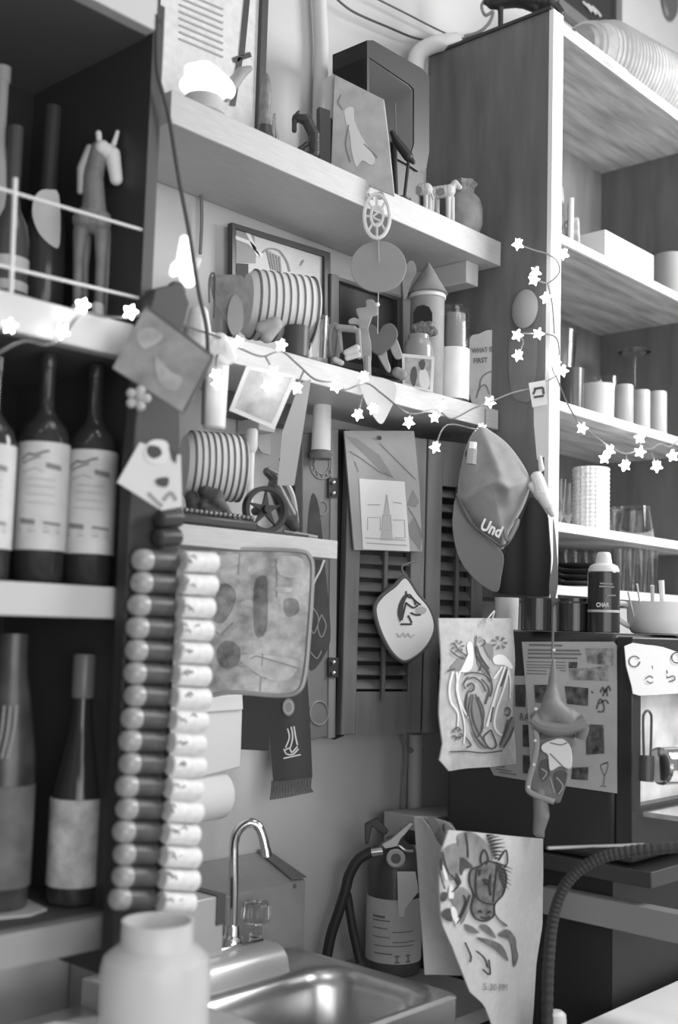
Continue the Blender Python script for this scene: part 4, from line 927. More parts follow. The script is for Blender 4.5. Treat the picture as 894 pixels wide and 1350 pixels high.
# dark felt bag & white strap cloth on cabinet edge
q = PX(CX0-.006)
g = thing('dark_cloth', 'dark cloth hanging on the cabinet side to the right of the cap', 'cloth', q.p(690, 785))
obj('cloth', cloth_b(PX(CX0-.006, lambda x, y: .003*math.sin(x*.2)), [(700, 656), (680, 700), (662, 740), (656, 782)], [(704, 656), (722, 680), (727, 735), (724, 787)], .003), G(.05, .85), g)
q = PF(715, 600, 1.15)
g = thing('white_knotted_cloth', 'white knotted cloth strip with a paper tag tied on the cabinet edge', 'cloth', q.p(715, 685)); k = kk(715, 620, 1.15)
obj('strip', slab(q, [(703, 505), (724, 503), (722, 600), (708, 606), (704, 560)], .003), G(.62, .7), g)
obj('knot', blob_b(q, [(708, 630, 9, 714, 650, 11), (714, 650, 10, 722, 665, 8), (714, 618, 4, 712, 603, 3), (700, 640, 5, 710, 650, 7)], k, vox=.0016), G(.72, .7, bump=.2), g)
obj('tail', blob_b(q, [(722, 665, 7, 728, 678, 4)], k, vox=.0014), G(.6, .7), g)
obj('paper_tag', slab(Pl(q.p(710, 520, .004), q.n), [(697, 505), (719, 501), (722, 533), (702, 537)], .001), G(.85, .6), g)
strokes(Pl(q.p(710, 520, .005), q.n), 'tag_print', INK, g, [[(704, 513), (716, 511)], [(703, 520), (706, 513)], [(704, 524), (717, 522)], [(716, 511), (717, 520)]], 3)
o = obj('hanging_strap', slab(PF(728, 760, 1.14), c2([(729, 684), (733, 710), (736, 765), (731, 800), (730, 860), (726, 860), (727, 800), (724, 770), (729, 740)], 4, True), .003), G(.24, .6)); tag(o, 'long grey strap dangling from the cabinet edge down to the jester ornament', 'strap')

# ------------------------------------------------------------------ peacock cloth
rip = lambda x, y: .004*math.sin(x*.10+y*.012)+.002*math.sin(y*.045)
q = PY(1.145, rip)
g = thing('bird_cloth', 'pale handmade cloth with two long tailed birds and flowers drawn on it', 'cloth', q.p(630, 1015))
obj('cloth', cloth_b(q, [(582, 815), (582, 870), (580, 940), (582, 980), (577, 1002), (588, 1016)], [(674, 815), (677, 870), (677, 920), (681, 960), (682, 990), (682, 1007)], .0025, 24, 30), G(.5, .8, n=.12, sc=60, bump=.3), g, smooth=60)
zz = lambda p: Z(380, 650, 2.98, p)
fills(q, 'white_bird', G(.86, .7), g, [c2(zz([(690, 600), (705, 583), (720, 598), (724, 650), (716, 690), (690, 703), (655, 700), (688, 688), (698, 650)]), 3, True), c2(zz([(798, 648), (815, 634), (838, 640), (870, 682), (860, 690), (835, 675), (805, 672)]), 3, True)], off=.002, cut=8)
strokes(q, 'white_tails', G(.84, .7), g, [c2(zz(p)) for p in ([(635, 700), (625, 760), (632, 820), (662, 865), (660, 920)], [(660, 702), (650, 760), (665, 820), (690, 880), (698, 930), (690, 985)], [(648, 702), (660, 790), (690, 850), (715, 882)], [(838, 680), (815, 760), (800, 830), (778, 918)], [(852, 690), (835, 770), (812, 850), (803, 910), (815, 940), (832, 950)], [(850, 688), (862, 740), (866, 808)], [(828, 680), (800, 730)])], 2.6, off=.0022)
fills(q, 'grey_bird', G(.26, .7), g, [c2(zz([(694, 640), (660, 645), (640, 665), (628, 692), (690, 690)]), 3, True), c2(zz([(800, 600), (785, 590), (770, 600), (790, 650), (800, 645)]), 3, True)], off=.0018, cut=8)
dk = [c2(zz(p)) for p in ([(740, 560), (735, 600), (745, 650), (780, 700), (795, 760), (790, 800)], [(680, 712), (720, 705), (770, 715), (795, 750)], [(722, 790), (715, 850), (730, 930), (760, 990), (790, 1005)],
   [(740, 790), (760, 850), (765, 920), (745, 960)], [(700, 720), (680, 750), (690, 770)], [(760, 730), (785, 770), (775, 830)], [(790, 930), (765, 960), (780, 1000), (805, 990), (790, 930)], [(820, 990), (850, 940), (870, 900), (885, 880)], [(835, 1000), (870, 960), (890, 920)], [(845, 690), (825, 760)], [(800, 840), (790, 900)], [(620, 1060-45), (700, 1015), (760, 1020), (830, 1010)], [(640, 690), (615, 700)], [(760, 600), (775, 590), (770, 575)], [(745, 640), (760, 670), (750, 700)], [(700, 960), (720, 990), (700, 1000)])]
strokes(q, 'dark_vines', G(.10, .7), g, dk+[c2(zz(p)) for p in ([(700, 730), (730, 725), (760, 745), (775, 780)], [(705, 780), (700, 830), (712, 880)], [(730, 790), (728, 850), (742, 920), (770, 985)], [(750, 800), (770, 860), (760, 930)], [(640, 590), (660, 620), (690, 640)], [(630, 620), (650, 640), (680, 650)], [(740, 600), (755, 640), (785, 690)], [(860, 890), (840, 950), (820, 985)], [(700, 760), (712, 748), (728, 752), (734, 768), (722, 780), (706, 776)], [(640, 930), (660, 920), (680, 935)], [(640, 955), (665, 960), (690, 950)], [(845, 850), (858, 842), (872, 856), (864, 874), (850, 870)])], 1.8, off=.0026)
fill(q, 'grey_leaves', G(.24, .7), g, [c2(zz(p), 4, True) for p in ([(735, 800), (760, 850), (765, 930), (745, 960), (730, 900)], [(700, 790), (715, 820), (712, 880), (695, 840)], [(735, 610), (745, 600), (760, 640), (790, 700), (775, 710), (745, 670)], [(820, 990), (870, 890), (895, 890), (890, 940), (850, 990)], [(725, 940), (745, 960), (775, 1000), (750, 1000)])], off=.0015, cut=8)
fl = []
for cx, cy, r in ((655, 600, 24), (822, 588, 26), (658, 945, 26), (857, 862, 15), (718, 760, 14), (755, 575, 12)):
    for a in range(7): t = a*2*pi/7; fl.append(zz([(cx+r*.25*math.cos(t), cy+r*.25*math.sin(t)), (cx+r*math.cos(t+.2), cy+r*math.sin(t+.2)), (cx+r*math.cos(t-.2), cy+r*math.sin(t-.2))]))
fill(q, 'flowers', G(.17, .7), g, fl, off=.0024)
obj('wire_hook', B().tube([PY(1.14).p(x, y) for x, y in c2([(640, 820), (646, 812), (652, 806), (648, 818)])], .0015, 6), G(.5, .4), g)

# ------------------------------------------------------------------ menu sheets on the appliance side
q = PX(AX-.003)
g = thing('menu_sheet', 'laminated menu sheet with pictures taped on the side of the black appliance', 'menu', q.p(760, 1045))
obj('sheet', slab(q, c2([(688, 846), (808, 846), (813, 851), (813, 1046), (800, 1044), (700, 1030), (696, 940)], 1, True), .002), G(.5, .4, n=.06), g)
tz = lambda p: Z(594, 730, 2.98, p)
b = B()
for i, (x0, x1, y) in enumerate(((310, 440, 358), (305, 510, 378), (305, 515, 392), (305, 500, 408), (300, 455, 424), (300, 455, 436), (300, 455, 446), (300, 380, 458), (300, 380, 470), (430, 455, 458))): strokes_b(q, [tz([(x0, y), (x1, y+3)])], 2.6 if i < 4 else 1.2, b=b, off=.001)
strokes_b(q, [c2(tz(p)) for p in ([(590, 830), (606, 870), (620, 825), (590, 830)], [(606, 870), (602, 912)], [(590, 912), (614, 915)], [(600, 825), (622, 818)])], 1.3, b=b, off=.001)
obj('menu_text', b, G(.2, .7), g, smooth=0)
fills(q, 'dark_photos', G(.1, .6, n=.9, sc=70), g, [tz(p) for p in ([(330, 515), (400, 515), (400, 590), (335, 585)], [(450, 520), (543, 528), (541, 598), (460, 590)], [(532, 670), (602, 672), (606, 785), (535, 790)], [(480, 840), (543, 838), (540, 890), (475, 885)], [(465, 425), (500, 425), (498, 450), (465, 450)])], off=.001)
fills(q, 'grey_photos', G(.3, .6, n=.7, sc=60), g, [tz(p) for p in ([(465, 455), (620, 440), (622, 500), (470, 495)], [(530, 372), (640, 372), (640, 440), (540, 430)])], off=.0008)
strokes(q, 'handwriting', G(.12, .7), g, [c2(tz(p), 4) for p in ([(575, 610), (590, 570), (605, 600), (600, 620), (580, 620)], [(600, 560), (612, 530), (618, 560)], [(585, 590), (610, 575), (622, 590)], [(590, 545), (600, 525), (608, 545), (622, 520), (630, 540)], [(555, 540), (562, 548)])]+[circ(*tz([(591, 402)])[0], 3, 10)], 2, off=.0012)
g = thing('menu_sheet', 'laminated sheet with dark pictures mostly hidden behind the bird cloth', 'menu', q.p(665, 1028))
q = PX(AX-.0008)
obj('sheet', slab(q, [(645, 891), (700, 891), (700, 1030), (651, 1022), (645, 1010)], .0015), G(.42, .4), g)
fills(q, 'dark_photos', G(.05, .6, n=.8, sc=60), g, [tz(p) for p in ([(255, 515), (295, 515), (295, 603), (256, 600)], [(285, 672), (330, 672), (330, 760), (286, 758)], [(286, 790), (320, 795), (318, 865), (286, 862)])], off=.001)
text(q, G(.12, .6), g, 'RAL', *tz([(272, 655)])[0], 10, w=.7, ang=.05)
strokes(q, 'menu_text', G(.2, .7), g, [tz([(180, 845), (240, 855)]), tz([(190, 858), (260, 868)]), tz([(180, 835), (215, 838)])], 1.6, off=.001)
# note on the front
q = Pl((AX+.1, AY-.004, 1.4), (-.0, -1, 0), lambda x, y: .002*math.sin(x*.15))
g = thing('drawn_note', 'white torn paper note with scribbled drawing on the appliance front', 'note', q.p(860, 918))
obj('paper', slab(q, c2([(825, 852), (850, 850), (875, 853), (900, 862), (935, 862), (935, 912), (894, 914), (842, 917), (834, 905)], 2, True), .001), G(.7, .6), g)
strokes(q, 'scribble', INK, g, [circ(836, 872, 6, 14, 7), circ(890, 867, 6, 14, 7)]+[c2(tz(p), 4) for p in ([(760, 490), (780, 480), (800, 495), (785, 508), (765, 500)], [(810, 460), (830, 450), (850, 465), (835, 480)], [(815, 480), (840, 470), (850, 490)], [(845, 490), (870, 480), (875, 495), (855, 502)], [(800, 410), (830, 415)], [(790, 440), (800, 470)], [(825, 455), (828, 490)])], 1.5)
# items seen in the bright window of the appliance
g = thing('wire_whisk', 'thin looped wire whisk standing before the bright appliance window', 'whisk', PY(.90).p(853, 1000))
q = PY(.90)
obj('loop', B().tube([q.p(x, y) for x, y in c2([(849, 998), (848, 950), (850, 940), (854, 937), (858, 941), (859, 950), (858, 998)])], .0022, 8), G(.12, .3, m=.5), g)
obj('handle', B().tube([q.p(853, 996), q.p(852, 1030)], .012, 12), G(.06, .4), g)
g = thing('chrome_cup', 'shiny chrome cup lying before the bright appliance window', 'cup', PY(.89).p(880, 1030)); q = PY(.89)
a = q.p(868, 1010); e = q.p(900, 1008)
obj('barrel', B().lathe(a, [(.026, 0), (.030, .004), (.030, .05), (.034, .055), (.034, .06), (.029, .06), (.024, .01), (.001, .01)], 28, ax=(.9, -.3, 0)), CHROME, g)
o = obj('window_sill', B().box((AX+.02, AY-.075, 1.205), (AX+.46, AY+.0, 1.213)), CHROME, mw); o['label'] = 'chrome shelf under the window'
# things on top of the appliance
T0 = 1.5035
def cup(name, label, px, top, y, z0, prof, mat, cat, group=None, extra=None, n=28):
    base, h, k = std(px, top, y, z0); g = thing(name, label, cat, base, group); lath(extra or 'body', mat, g, base, h, k, prof, n); return g, base, h, k
TUB = [(.86, 0), (.93, .02), (1, 1), (.9, 1), (.84, .06), (.01, .06)]
def sc_(p, r): return [(a*r, b) for a, b in p]
cup('dark_jar', 'black jar on the appliance below the dark cloth', 707, 787, 1.12, T0, sc_([(.95, 0), (1, .03), (1, .95), (.9, 1), (.01, 1)], 20), G(.03, .15), 'jar')
cup('dark_jar', 'black glass jar on the appliance left of the tall black pump bottle', 756, 789, 1.08, T0, sc_([(.95, 0), (1, .03), (1, .85), (.9, .9), (.9, 1), (.01, 1)], 22), G(.045, .12), 'jar')
cup('pale_cup', 'pale cup at the back corner of the appliance top behind the strap', 668, 788, 1.22, T0, sc_(TUB, 16), G(.6, .5), 'cup')
g, base, h, k = cup('sauce_bottle', 'tall black bottle with a white cap and small lettering', 796, 728, 1.02, T0, [(20, 0), (21, .01), (21, .74), (18, .78), (.1, .78)], G(.03, .2), 'bottle', extra='bottle_body')
lath('cap', G(.72, .4), g, base, h, k, [(20, .75), (20.5, .78), (18, .83), (11, .86), (10, .92), (9, .98), (7, 1), (.1, 1)])['label'] = 'white domed cap'
q = front_panel(base, 21.3*k, 0)
text(q, G(.7, .6), g, 'CHAR', 796-10, 800, 5.5, w=.8, bold=.03); strokes(q, 'label_lines', G(.3, .6), g, [[(790, 773), (810, 774)], [(791, 769), (808, 770)], [(800, 785), (812, 785)]], 2)
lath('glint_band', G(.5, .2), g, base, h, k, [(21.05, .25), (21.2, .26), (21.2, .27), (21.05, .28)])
# big mug
base, h, k = std(872, 794, .985, T0)
g = thing('coffee_mug', 'large white coffee mug with a looped handle holding spoons and straws', 'mug', base)
lath('mug_body', G(.72, .35), g, base, h, k, [(34, 0), (38, .03), (42, .18), (44, .45), (45, 1), (42.5, 1), (41, .45), (36, .12), (.1, .1)], 36)
n = BR.copy(); n.z = 0; n.normalize()
hp = [base+V((0, 0, h*b_))-n*(a*k) for a, b_ in ((43, .86), (50, .92), (57, .90), (61, .76), (60, .56), (54, .38), (42, .22))]
obj('handle', B().tube(catm(hp, 5), 3.6*k, 10), G(.74, .35), g)
for i, (x, y0, x2, y2, r, m, nm, lb) in enumerate(((835, 797, 828, 780, .0016, G(.8, .3), 'drinking_straw', 'thin pale straw leaning left in the white mug'), (845, 800, 840, 770, .0016, G(.75, .3), 'drinking_straw', 'second thin pale straw from the mug handle'), (858, 800, 860, 772, .0035, G(.5, .4), 'stirring_stick', 'flat grey stick upright in the middle of the white mug'), (872, 800, 872, 765, .005, G(.8, .3), 'spoon', 'pale spoon handle rising from the right of the white mug'))):
    a = base+n*((x-869)*k)+V((0, 0, h*.3)); e = PF(x2, y2, .985).p(x2, y2)
    o = obj(nm, B().tube([a, a.lerp(e, .5), e], [r, r, r*1.1], 8), m); tag(o, lb, 'utensil')
# ------------------------------------------------------------------ cabinet contents
GL = glass(.95, .05)
# bottom board: glasses row, plates, tall glasses
base, h, k = std(762, 741, 1.26, CZ[4]+.0005)
for i in range(4):
    o = obj('plate', B().lathe(base+V((0, 0, .006+i*.0125)), [(.028, 0), (.03, .001), (.050, .007), (.052, .009), (.049, .009), (.028, .003), (.001, .003)], 36), G(.05, .2))
    tag(o, 'dark plate, %s of the stack on the cabinet bottom' % ['lowest', 'second from the bottom', 'third from the bottom', 'topmost'][i], 'plate', 'stacked dark plates')
o = obj('napkin_stack', B().lathe(base, [(.045, 0), (.047, .001), (.047, .005), (.001, .0055)], 30), G(.8, .6)); tag(o, 'white round mat under the stack of dark plates', 'mat')
for i, px in enumerate((744, 757, 771, 783)):
    cup('shot_glass', ['first', 'second', 'third', 'last'][i]+' small clear glass from the left on the back row above the dark plates', px, 724, 1.40, CZ[4]+.0005, sc_(TUB, 9), GL, 'glass', 'small glasses behind the plates')
for i, (px, t, r) in enumerate(((816, 724, 9), (829, 724, 9), (843, 722, 11), (858, 724, 10))):
    cup('highball_glass', ['leftmost', 'second', 'third', 'rightmost'][i]+' tall clear glass of the row on the cabinet bottom board', px, t, 1.27, CZ[4]+.0005, sc_(TUB, r), glass(.98, .08), 'glass', 'tall glasses on the cabinet bottom')
# shelf 3
for i, (px, t) in enumerate(((738, 632), (750, 637))):
    cup('cut_glass', ['left', 'right'][i]+' one of two small cut glasses left of the white textured cup stack', px, t, 1.27+.02*i, CZ[3]+.0005, sc_([(.8, 0), (.85, .05), (.8, .3), (1, 1), (.9, 1), (.7, .3), (.01, .1)], 8.5), GL, 'glass', 'small cut glasses')
base, h, k = std(779, 617, 1.25, CZ[3]+.0005)
g = thing('cup_stack', 'tall white stack of ruffled paper cups in the cabinet', 'cup stack', base)
prof = []
for i in range(15): prof += [(23.0, i/15+.002), (24.2, i/15+.03), (23.2, (i+.92)/15)]
prof += [(22.5, 1), (20, 1), (20, .95), (.1, .95)]
lath('ruffled_cups', G(.9, .6, bump=.4, sc=120), g, base, h, k, prof, 60, flute=(.03, 22))
cup('small_glass', 'small clear glass just right of the white cup stack', 809, 668, 1.30, CZ[3]+.0005, sc_(TUB, 8), GL, 'glass')
base, h, k = std(838, 668, 1.26, CZ[3]+.0005)
g = thing('glass_mug', 'clear glass mug turned upside down on the cabinet shelf', 'mug', base)
lath('glass_wall', GL, g, base, h, k, [(24, 0), (25, .04), (19, 1), (.1, 1), (.1, .9), (17, .9), (22, .05), (21.5, 0)])
hp = [base+V((0, 0, h*b_))-n*(a*k) for a, b_ in ((20, .85), (28, .82), (30, .5), (28, .2), (24, .15))]
obj('handle', B().tube(catm(hp, 5), 2.2*k, 8), GL, g)
g = thing('small_dark_frame', 'small dark picture frame leaning at the back of the cabinet shelf', 'picture', PY(1.44).p(875, 705))
q = PY(1.42); OU = [(862, 671), (880, 673), (884, 712), (864, 710)]; IN = [(866, 677), (876, 678), (879, 708), (868, 707)]
b = B().ring_frame([q.p(*p) for p in OU], [q.p(*p) for p in IN], (0, .01, 0)); obj('frame', b, G(.05, .4), g); obj('print', slab(PY(1.426), IN, .003), G(.2, .5), g)
for c_ in g.children:
    for v in c_.data.vertices: pass
# shelf 2
cup('beer_glass', 'clear flared glass at the left of the cabinet shelf, standing behind a mug', 740, 437, 1.42, CZ[2]+.0005, sc_([(.6, 0), (.62, .05), (1, 1), (.92, 1), (.56, .08), (.01, .08)], 20), GL, 'glass')
g, base, h, k = cup('dark_mug', 'dark glazed mug at the left end of the cabinet shelf', 754, 487, 1.25, CZ[2]+.0005, sc_(TUB, 16), G(.1, .2), 'mug')
g, base, h, k = cup('white_mug', 'wide white mug between the dark mug and the plain cylinders', 788, 508, 1.26, CZ[2]+.0005, sc_(TUB, 22), G(.62, .4), 'mug')
cup('clear_bowl', 'clear bowl rim showing just behind the white mug', 800, 498, 1.38, CZ[2]+.0005, sc_(TUB, 16), GL, 'bowl')
for i, (px, t, r, v) in enumerate(((823, 508, 12, .45), (846, 515, 11, .55), (867, 517, 12, .5))):
    cup('ceramic_tumbler', ['leftmost grey', 'middle', 'rightmost'][i]+' of the three plain handleless tumblers on the cabinet shelf', px, t, 1.25, CZ[2]+.0005, sc_([(.95, 0), (1, .02), (1, .97), (.95, 1), (.85, 1), (.85, .1), (.01, .1)], r), G(v, .35, n=.05), 'tumbler', 'three plain tumblers')
base, h, k = std(836, 463, 1.36, CZ[2]+.0005)
g = thing('wine_glass', 'upside down wine glass with its foot up behind the plain tumblers', 'glass', base)
lath('bowl', GL, g, base, h, k, [(13, 0), (13.5, .01), (16, .25), (12, .5), (3, .62), (2, .64), (10, .5), (14, .25), (12, 0)]); lath('stem_and_foot', GL, g, base, h, k, [(2.5, .6), (2.2, .8), (3, .93), (22, .985), (22.5, 1), (.1, 1)])
# shelf 1
base, h, k = std(748, 246, 1.26, CZ[1]+.0005)
g = thing('carved_figurine', 'small pale carved figurine group at the left of the upper cabinet shelf', 'figurine', base)
qz = PF(748, 280, 1.26); yb = pr(base)[1]
obj('figures', blob_b(qz, [(738, 250, 5, 738, 285, 7), (738, 285, 7, 740, yb-4, 7), (752, 270, 4, 752, yb-4, 5), (760, 290, 4, 762, yb-4, 4)], k, vox=.002), G(.45, .6, n=.4, sc=60), g)
obj('white_column', B().tube([qz.p(753, 264, .01), V((qz.p(752, 300, .01).x, qz.p(752, 300, .01).y, base.z+.002))], .006, 10), G(.85, .4), g)
q = PY(1.24); a = q.p(775, 335); c = q.p(846, 335)
g = thing('white_box', 'bright white stack of cards lying on the upper cabinet shelf', 'box', ((a.x+c.x)/2, 1.27, CZ[1]))
zt = q.p(787, 309).z; obj('box', B().box((a.x+.02, 1.21, CZ[1]+.0005), (c.x, 1.34, zt)), G(.9, .5), g, bevel=.001)
b = B()
for i in range(1, 6): z = CZ[1]+(zt-CZ[1])*i/6; b.box((a.x+.0195, 1.2095, z-.0006), (c.x+.0005, 1.211, z+.0006))
obj('sheet_lines', b, G(.6, .5), g)
cup('grey_bowl', 'grey round bowl at the right of the upper cabinet shelf', 884, 338, 1.27, CZ[1]+.0005, [(12, 0), (18, .1), (24, .6), (22, 1), (20, 1), (21, .6), (10, .15), (.1, .15)], G(.35, .5), 'bowl')
b = B().tube([PY(1.48).p(x, y) for x, y in c2([(830, 262), (812, 285), (808, 310), (820, 345), (835, 365)])], .0018, 6); o = obj('thin_cord', b, G(.1, .5)); tag(o, 'thin dark cord on the back of the upper cabinet shelf', 'cord')

# ------------------------------------------------------------------ on top of the cabinet
TZ = 2.7355
q = PY(1.26); g = thing('woven_basket', 'woven straw basket lying on its side on top of the cabinet', 'basket', (2.45, 1.34, TZ-.01))
c = V((2.42, 1.285, TZ+.09)); ax = V((1, -.12, .02)).normalized()
obj('weave', B().lathe(c-ax*.24, [(.02, 0), (.05, .012), (.074, .05), (.088, .11), (.092, .25), (.09, .42)], 40, ax=ax), G(.4, .7, n=.2, sc=40), g)
b = B()
for i in range(30): rr_ = .088 if i > 6 else .060+.0045*i; b.lathe(c-ax*(.215-.0125*i), [(rr_-.006, -.002), (rr_+.005, .001), (rr_-.006, .004)], 40, ax=ax)
obj('woven_ridges', b, G(.66, .7), g)
dz = min((c_.matrix_local @ v.co).z+world_loc(g).z for c_ in g.children for v in c_.data.vertices)-2.7255
g.location.z -= dz
g = thing('leaning_picture', 'dark framed picture hanging above the cabinet with scratchy white marks', 'picture', (2.5, 1.48, 2.74))
q = PY(1.478); OU = [(640, -90), (806, -60), (812, 54), (716, -16), (640, -72)]
z0 = 3.07; x1 = 2.70; x0 = 2.0
bx_frame(g, x0, x1, 3.05, 3.6, 1.475, .03, G(.16, .4), G(.03, .4), .02)
strokes(PY(1.482), 'white_marks', G(.5, .5), g, [c2([(768+i*6, 2+i*3), (776+i*6, 10+i*3), (780+i*6, 16+i*3)]) for i in range(3)], 2.5, off=.001)
g = thing('wall_plate', 'dark oval plaque on the bright wall at the top right corner', 'plaque', PY(1.48).p(875, 28))
obj('plaque', B().lathe(PY(1.499).p(880, -5), [(.075, 0), (.078, .006), (.07, .014), (.05, .010), (.001, .010)], 40, ax=(0, -1, 0), sx=.62), G(.12, .4), g)
q = PF(690, 10, 1.30); k = kk(690, 10, 1.3)
zf = TZ; yb = pr((q.p(690, 10).x, q.p(690, 10).y, zf))[1]
g = thing('iron_sculpture', 'black cast metal animal sculpture perched on the cabinet corner', 'sculpture', (q.p(690, 10).x, q.p(690, 10).y, zf))
obj('body', blob_b(q, [(650, 4, 9, 680, -4, 14), (680, -4, 14, 725, 2, 13), (725, 4, 10, 738, 17, 7), (690, 2, 9, 705, 10, 7), (655, 5, 6, 640, 3, 4), (660, 8, 4, 660, yb-4, 4), (720, 8, 5, 722, yb-4, 4)], k, vox=.003), IRON, g)
o = obj('vine_wire', B().tube([q.p(x, y) for x, y in c2([(642, -4), (635, 8), (640, 20), (650, 16), (645, 30), (632, 42), (612, 48)])], .0035, 6), G(.25, .5)); tag(o, 'twisted vine wire trailing off the cabinet corner behind the sculpture', 'wire')
o = obj('top_trim', B().box((CX0-.004, 1.19, 2.7355), (CX0+.01, 1.497, 2.742)), G(.04, .6)); tag(o, 'dark strip along the top edge of the cabinet side', 'strip')
o = obj('white_paper', B().box((2.0, 1.20, 2.7255), (2.22, 1.45, 2.738)), G(.85, .6)); tag(o, 'flat white paper stack lying on top of the cabinet', 'paper')

# ------------------------------------------------------------------ faucet & metal box
g = thing('gooseneck_faucet', 'chrome gooseneck faucet with a curved spout over the sink', 'faucet', PY(1.36).p(325, 1225))
q = PF(325, 1150, 1.35); k = kk(325, 1150, 1.35)
bp = q.p(316, 1200); base = V((bp.x, bp.y, DZ)); yb = pr(base)[1]
pts = [V((q.p(309, 1150).x, q.p(309, 1150).y, DZ+.01))]+[q.p(*p) for p in ((308, 1180), (308, 1130), (309, 1110), (315, 1094), (328, 1085), (340, 1089), (347, 1105), (351, 1126))]
obj('spout', B().tube(catm(pts, 5), 6.2*k, 14), CHROME, g)
obj('spout_tip', B().tube([q.p(350, 1118), q.p(351.5, 1129)], 7*k, 14), CHROME, g)
bx0 = V((q.p(309, 1150).x, q.p(309, 1150).y, DZ))
obj('base_flange', B().lathe(bx0, [(.016, 0), (.017, .012), (.012, .016), (.011, .03), (.001, .03)]), CHROME, g)
obj('deck_plate', B().box(bx0+V((-.10, -.022, 0)), bx0+V((.05, .022, .006))), CHROME, g, bevel=.003)
hd = bx0+V((.045, -.006, .0)); obj('handle', B().lathe(hd+V((0, 0, .006)), [(.009, 0), (.009, .018), (.019, .022), (.022, .03), (.020, .052), (.001, .056)], 24, flute=(.08, 8)), glass(.7, .1), g)['label'] = 'clear faceted knob'
hd = bx0+V((-.085, -.006, .0)); obj('handle', B().lathe(hd+V((0, 0, .006)), [(.009, 0), (.009, .018), (.019, .022), (.022, .03), (.020, .052), (.001, .056)], 24, flute=(.08, 8)), glass(.7, .1), g)
# sloped steel box
yf = 1.395; q = PY(yf); q1 = PY(1.494)
a, c = q.p(120, 1225), q.p(403, 1160); x0, x1 = q.p(150, 1200).x, c.x; zt = q1.p(376, 1118).z
g = thing('steel_box', 'grey metal box with a sloping top standing behind the faucet', 'box', ((x0+x1)/2, 1.45, DZ))
obj('shell', B().prism([(x0, yf, .90), (x0, yf, c.z), (x0, 1.494, zt), (x0, 1.494, .90)], (x1-x0, 0, 0)), G(.42, .4, m=.4, n=.06), g, bevel=.002)
obj('end_flap', B().prism([(x1-.03, yf+.004, c.z+.004), (x1, yf-.002, c.z+.004), (x1, 1.494, zt+.003), (x1-.02, 1.494, zt+.003)], (0, 0, .002)), G(.16, .4), g)
obj('screw', B().ball(q.p(388, 1168), .004), G(.1, .3), g)
yf = 1.33; q = PY(yf); c = q.p(296, 1180); x1 = c.x; x0 = q.p(180, 1180).x
g = thing('small_metal_box', 'smaller metal box with dark corner in front of the sloped one', 'box', ((x0+x1)/2, 1.36, DZ))
obj('shell', B().box((x0, yf, DZ), (x1, 1.39, c.z)), G(.5, .4, m=.3), g, bevel=.002)
obj('dark_corner', B().box((x1-.016, yf-.002, c.z-.042), (x1+.001, 1.388, c.z+.002)), G(.08, .5), g)
# milky tub, foreground left
base, h, k = std(205, 1214, 1.05, 1.0305)
g = thing('plastic_tub', 'milky translucent plastic container standing in front of the cork post', 'container', base)
lath('tub_wall', G(.85, .25, tr=.35), g, base, h, k, [(66, 0), (72, .04), (73, .60), (70, .70), (60, .76), (50, .80), (48, .84), (48, 1), (44, 1), (44, .83), (.1, .8)], 36)
o = obj('paper_sheet', B().prism([(.55, 1.03, 1.0305), (.87, 1.10, 1.0305), (.83, 1.18, 1.0305), (.5, 1.18, 1.0305)], (0, 0, .002)), G(.8, .6)); tag(o, 'white paper lying on the grey ledge', 'paper')
q = PZ(1.1405); o = obj('white_napkin', B().prism([q.p(-20, 1178), q.p(10, 1174), q.p(62, 1200), q.p(40, 1208), q.p(-20, 1214)], (0, 0, .002)), G(.8, .6)); tag(o, 'white napkin corner on the bottom board of the bottle rack', 'napkin')

# ------------------------------------------------------------------ fire extinguisher
y = 1.40; base, h, k = std(520, 1104, y, .8735)
g = thing('fire_extinguisher', 'fire extinguisher with black hose and pale instruction label on the wall', 'fire extinguisher', base)
C0 = base.copy()
lath('cylinder', G(.09, .3), g, C0, h, k, [(33, 0), (36, .03), (36.5, .1), (36.5, .76), (33, .86), (24, .93), (12, .98), (12, 1.0), (.1, 1.0)], 40)
lath('instruction_label', G(.6, .6, n=.05), g, C0, h, k, [(36.7, .10), (37, .11), (37, .56), (36.7, .57)], 40)
q = front_panel(C0, 37.2*k, 0)
mk = B()
def cyl2(px, py, off=0):
    p = q.p(px, py); s = V((-q.n.y, q.n.x, 0)); c_ = V((C0.x, C0.y, p.z)); d = (p-c_).dot(s); R_ = 37.3*k+off; a = max(-1.45, min(1.45, d/R_)); return c_+q.n*(R_*math.cos(a))+s*(R_*math.sin(a))
class Cy:
    n = q.n
    def p(s, x, y, off=0): return cyl2(x, y, off)
cy = Cy()
fz = lambda p: Z(400, 1050, 2.98, p)
def dens(p, n=6): return [(p[0][0]+(p[1][0]-p[0][0])*i/n, p[0][1]+(p[1][1]-p[0][1])*i/n) for i in range(n+1)]
for yy, x0, x1, w in ((475, 262, 320, 3), (490, 262, 340, 1.5), (520, 262, 330, 1.2), (535, 350, 440, 1.2), (555, 262, 340, 1.2), (575, 350, 450, 1.2), (590, 270, 440, 1.2), (620, 270, 350, 1.5)):
    strokes_b(cy, [dens(fz([(x0, yy), (x1, yy+2)]))], w, b=mk, off=.0002)
for x in (368, 415): strokes_b(cy, [fz(p) for p in ([(x, 630), (x, 655)], [(x-10, 630), (x+10, 630)], [(x-10, 655), (x+10, 655)])], 2, b=mk, off=.0002)
obj('label_print', mk, G(.2, .6), g, smooth=0)
qf = PF(520, 1110, 1.365)
obj('valve', blob_b(qf, [(510, 1114, 6, 526, 1116, 6), (518, 1108, 5, 518, 1124, 6, -.02, -.02)], k, vox=.0018), G(.2, .3, m=.8), g)
